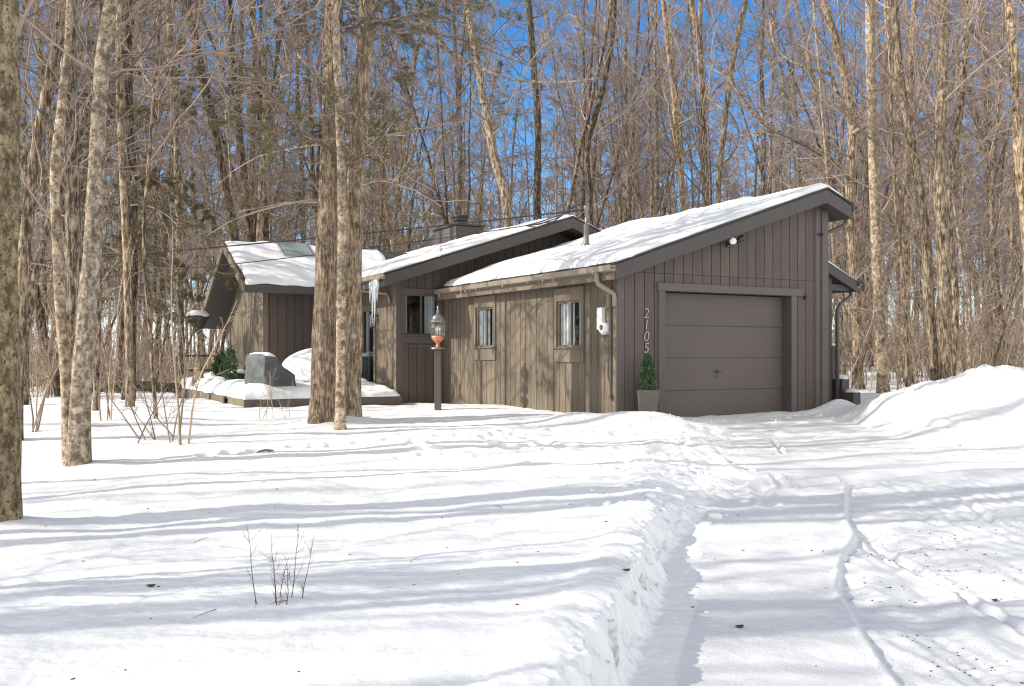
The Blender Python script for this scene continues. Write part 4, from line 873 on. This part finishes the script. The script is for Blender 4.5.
# far woods: one mass
def stamp(protos_, pos, name, m, seed):
    r = np.random.default_rng(seed); Vs = []; Qs = []; n_ = 0
    for (x, y, s) in pos:
        V_, q = protos_[r.integers(len(protos_))]; a = r.uniform(0, 6.28); c, s_ = math.cos(a), math.sin(a)
        R_ = np.array([[c, -s_, 0], [s_, c, 0], [0, 0, 1]]); z = float(ground(np.array([x]), np.array([y]), False)[0][0])
        Vs.append(((V_@R_.T)*s+np.array([x, y, z])).astype(np.float32)); Qs.append(q+n_); n_ += len(V_)
    return npmesh(name, np.concatenate(Vs), np.concatenate(Qs), m, None, False)
fp = []
for i in range(6):
    g, cr = hardwood(700+i, 22+i % 3*2, .16+.02*(i % 3), .22, 20, 6, 5, 0, i % 2, .06, .020, 5, .05, 10, .36); a = G_()
    a.add(np.concatenate(g.V), np.concatenate(g.Q)); a.add(np.concatenate(cr.V), np.concatenate(cr.Q)); fp.append((np.concatenate(a.V), np.concatenate(a.Q)))
pos = []
r = np.random.default_rng(9)
while len(pos) < 230:
    D = r.uniform(62, 125); px = r.uniform(-90, 1110); pos.append(((px-HX)/F*D, D, r.uniform(.75, 1.15)))
tag(stamp(fp, pos, 'far_woods', M['twig_far'], 10), kind='stuff', label='far-off bare woods that read as one brown mass', cat='woods')
bp = []
for i in range(6):
    r = np.random.default_rng(800+i); n_ = 7; base = np.zeros((n_, 7, 3)); R = np.zeros((n_, 7))
    for k_ in range(n_):
        d = unit(np.array([r.normal(0, .22), r.normal(0, .22), 1.])); p = np.array([r.normal(0, .35), r.normal(0, .35), -.1]); h_ = r.uniform(1.0, 3.8)
        for k in range(7): base[k_, k] = p; R[k_, k] = r.uniform(.014, .022)*(1-.7*k/6); d = unit(d+r.normal(0, .08, 3)); p = p+d*h_/6
    g = G_(); g.add(*tubes(base, R, 4)); p2, R2 = grow(r, base, R, 7, .15, .98, (.2, .45), (25, 65), .04, .14, 5, .6, .008); g.add(*tubes(p2, R2, 3))
    p3, R3 = grow(r, p2, R2, 4, .1, 1, (.35, .7), (25, 60), .04, .15, 4, .7, .006); g.add(*tubes(p3, R3, 3)); bp.append((np.concatenate(g.V), np.concatenate(g.Q)))
pos = []; r = np.random.default_rng(19)
while len(pos) < 560:
    D = 19+55*r.uniform()**1.1; px = r.uniform(-80, 1100); x = (px-HX)/F*D
    if inhouse(x, D, 1.0): continue
    if px < 180 and D < 22: continue
    if x > 3 and D < 24: continue
    pos.append((x, D, r.uniform(.6, 1.15)))
tag(stamp(bp, pos, 'undergrowth', M['brush'], 20), kind='stuff', label='tangled bare undergrowth between the trunks', cat='undergrowth')
# ---------------------------------------------------------------- small things on the snow
mb = MB(); r = np.random.default_rng(55)
def chip(x, y, s_, flat=.3):
    z = gz(x, y); a = r.uniform(0, 6.28); vs = []
    for k in range(5):
        b_ = a+k*1.2566+r.normal(0, .2); rr_ = s_*r.uniform(.5, 1.1); vs.append((x+rr_*math.cos(b_), y+rr_*math.sin(b_), z+.002+s_*flat*r.uniform(0, 1)))
    o_ = len(mb.v); mb.add(vs+[(v[0], v[1], v[2]-.003) for v in vs], [(0,1,2,3,4), (9,8,7,6,5)]+[(k, k+5, (k+1) % 5+5, (k+1) % 5) for k in range(5)])
for k in range(1000):
    y = 4.3+4.2*r.uniform()**1.2; x = trackx(y)+.05+(1.9+.3*(y-4))*r.uniform()
    if fbm(np.array([x]), np.array([y]), .5, 2, 90)[0] < -.05: continue
    chip(x, y, r.uniform(.004, .012))
for k in range(75):
    y = 4+10*r.uniform(); x = r.uniform(-.5*y, .55*y); chip(x, y, r.uniform(.006, .016))
for k in range(10):
    y = 4.2+8*r.uniform()**1.3; x = r.uniform(-.52*y, .1*y); a = r.uniform(0, 6.28); L_ = r.uniform(.05, .22); z0 = gz(x, y)+.006; x2, y2 = x+L_*math.cos(a), y+L_*math.sin(a)
    mb.tube([(x, y, z0), ((x+x2)/2+.01, (y+y2)/2, gz((x+x2)/2, (y+y2)/2)+.014), (x2, y2, gz(x2, y2)+.005)], [.0025, .002, .001], 4)
tag(mb.build('grit', M['deadleaf']), kind='stuff', label='scattered grit and bark crumbs on the packed snow', cat='grit')
def leaf(px, py, s_, label, zguess=-.4):
    D = (CZ-zguess)*F/(py-HY); 
    for _ in range(6): z = gz((px-HX)/F*D, D); D = (CZ-z)*F/(py-HY)
    x = (px-HX)/F*D; z = gz(x, D); vs = []; n_ = 9
    for k in range(n_): a = k/n_*6.283; rr_ = s_*(1 if k % 2 else .55); vs.append((rr_*math.cos(a), rr_*math.sin(a)*.7, .006+.35*s_*abs(math.sin(a*1.5))))
    tag(MB().add(vs+[(v[0], v[1], v[2]-.003) for v in vs], [tuple(range(n_)), tuple(range(2*n_-1, n_-1, -1))]+[(k, k+n_, (k+1) % n_+n_, (k+1) % n_) for k in range(n_)]).build('dead_leaf', M['deadleaf'], loc=(x, D, z)), label, 'leaf')
leaf(740, 628, .035, 'brown dead leaf alone on the smooth driveway snow'); leaf(627, 585, .03, 'dark dead leaf on the face of the snow bank'); leaf(995, 599, .03, 'dark dead leaf on the tracked snow'); leaf(151, 587, .03, 'reddish dead leaf standing in the lawn snow')
# broken snow along the bank
r = np.random.default_rng(77); mb = MB()
def clod(x, y, s_):
    z = gz(x, y); ico = [(0,0,1),(.89,0,.45),(.28,.85,.45),(-.72,.53,.45),(-.72,-.53,.45),(.28,-.85,.45),(.72,.53,-.45),(-.28,.85,-.45),(-.89,0,-.45),(-.28,-.85,-.45),(.72,-.53,-.45),(0,0,-1)]
    fs = [(0,1,2),(0,2,3),(0,3,4),(0,4,5),(0,5,1),(1,6,2),(2,7,3),(3,8,4),(4,9,5),(5,10,1),(6,7,2),(7,8,3),(8,9,4),(9,10,5),(10,6,1),(11,7,6),(11,8,7),(11,9,8),(11,10,9),(11,6,10)]
    sx, sy, sz = s_*r.uniform(.6, 1.5, 3)*np.array([1, 1, .5]); a = r.uniform(0, 6.28)
    vs = []
    for v in ico:
        v = np.array(v)*r.uniform(.6, 1.35); X, Y = v[0]*sx, v[1]*sy; vs.append((x+X*math.cos(a)-Y*math.sin(a), y+X*math.sin(a)+Y*math.cos(a), z+v[2]*sz))
    mb.add(vs, fs)
for k in range(170):
    y = 8.2+6.4*r.uniform(); x = float(crest(y))+.25+.9*r.normal()*.45
    clod(x, y, .02+.065*r.uniform()**2.2)
for k in range(14): y = r.uniform(4, 8); clod(float(crest(y))+.3+abs(r.normal())*.08, y, r.uniform(.008, .022))
for k in range(90):
    x = r.uniform(2.3, 5.4); clod(x, 14.6+(x-2.2)*.5+r.normal()*.25, .012+.04*r.uniform()**2)
for k in range(120): x = r.uniform(6, 12); clod(x, 14.5+r.normal()*1.0, .02+.09*r.uniform()**2)
o_ = mb.build('snow_clods', M['snow']); sd = o_.modifiers.new('s', 'SUBSURF'); sd.levels = sd.render_levels = 1; o_.data.polygons.foreach_set('use_smooth', [True]*len(o_.data.polygons))
tag(o_, kind='stuff', label='broken snow clods along the driveway bank', cat='snow')
# stone showing through
c = P(266, 453, 12.2); rk = blob('stone', (0, 0, 0), (.13, .09, .06), M['rock'], None, 61); rk.location = (c.x, c.y, gz(c.x, c.y)-.03); tag(rk, 'half-buried grey stone poking through the lawn snow', 'stone')
c = P(52, 398, 24); lg = MB().tube([(-1.6, 0, .2), (0, .1, .28), (1.7, -.1, .22)], [.16, .15, .12], 10).build('fallen_log', M['bark'], smooth=True, loc=(c.x+1.6, c.y, gz(c.x, c.y))); tag(lg, 'snow-dusted fallen log lying in the left woods', 'log')

# ---------------------------------------------------------------- light, sky, camera
EL = math.radians(31); Lh = Vector((.985, .17, 0)).normalized(); Ld = Vector((Lh.x*math.cos(EL), Lh.y*math.cos(EL), -math.sin(EL)))
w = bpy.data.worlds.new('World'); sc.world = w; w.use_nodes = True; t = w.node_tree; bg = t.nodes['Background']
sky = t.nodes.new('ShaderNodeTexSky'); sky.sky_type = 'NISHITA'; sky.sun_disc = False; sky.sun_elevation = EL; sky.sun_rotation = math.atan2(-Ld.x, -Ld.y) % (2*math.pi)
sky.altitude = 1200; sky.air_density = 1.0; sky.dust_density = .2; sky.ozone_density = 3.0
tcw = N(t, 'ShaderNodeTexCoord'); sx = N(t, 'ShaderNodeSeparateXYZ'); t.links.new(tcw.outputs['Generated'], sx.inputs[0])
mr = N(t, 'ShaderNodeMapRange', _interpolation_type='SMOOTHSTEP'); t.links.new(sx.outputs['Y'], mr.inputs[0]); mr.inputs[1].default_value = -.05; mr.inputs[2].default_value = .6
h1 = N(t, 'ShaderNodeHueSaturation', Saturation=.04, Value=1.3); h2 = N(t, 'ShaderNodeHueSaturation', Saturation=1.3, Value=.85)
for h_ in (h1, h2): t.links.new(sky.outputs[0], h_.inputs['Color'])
# sky behind the camera whitened and brightened as added neutral fill; deep blue ahead
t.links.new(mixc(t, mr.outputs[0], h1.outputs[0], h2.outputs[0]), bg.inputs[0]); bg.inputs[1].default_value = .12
sl = bpy.data.lights.new('sun', 'SUN'); sl.energy = 2.7; sl.angle = math.radians(.55); sl.color = (1, .93, .83)
so = bpy.data.objects.new('sun', sl); COL.objects.link(so); so.rotation_euler = Ld.to_track_quat('-Z', 'Y').to_euler()
cam = bpy.data.cameras.new('camera'); co = bpy.data.objects.new('camera', cam); COL.objects.link(co); sc.camera = co
co.location = (0, 0, CZ); co.rotation_euler = (math.radians(90), 0, 0); cam.sensor_width = 36; cam.lens = F/1024*36; cam.shift_y = 10/1024; cam.clip_end = 1500; cam.clip_start = .05
vs_ = sc.view_settings; vs_.view_transform = 'Standard'; vs_.look = 'None'; vs_.gamma = 1; vs_.use_curve_mapping = False; vs_.exposure = 1.05
sc.cycles.use_denoising = True; sc.cycles.denoiser = 'OPENIMAGEDENOISE'; sc.cycles.denoising_input_passes = 'RGB_ALBEDO_NORMAL'; sc.cycles.denoising_prefilter = 'ACCURATE'; sc.cycles.sample_clamp_indirect = 4; sc.cycles.filter_width = 1.2; sc.cycles.max_bounces = 6; sc.cycles.diffuse_bounces = 4; sc.cycles.transparent_max_bounces = 8
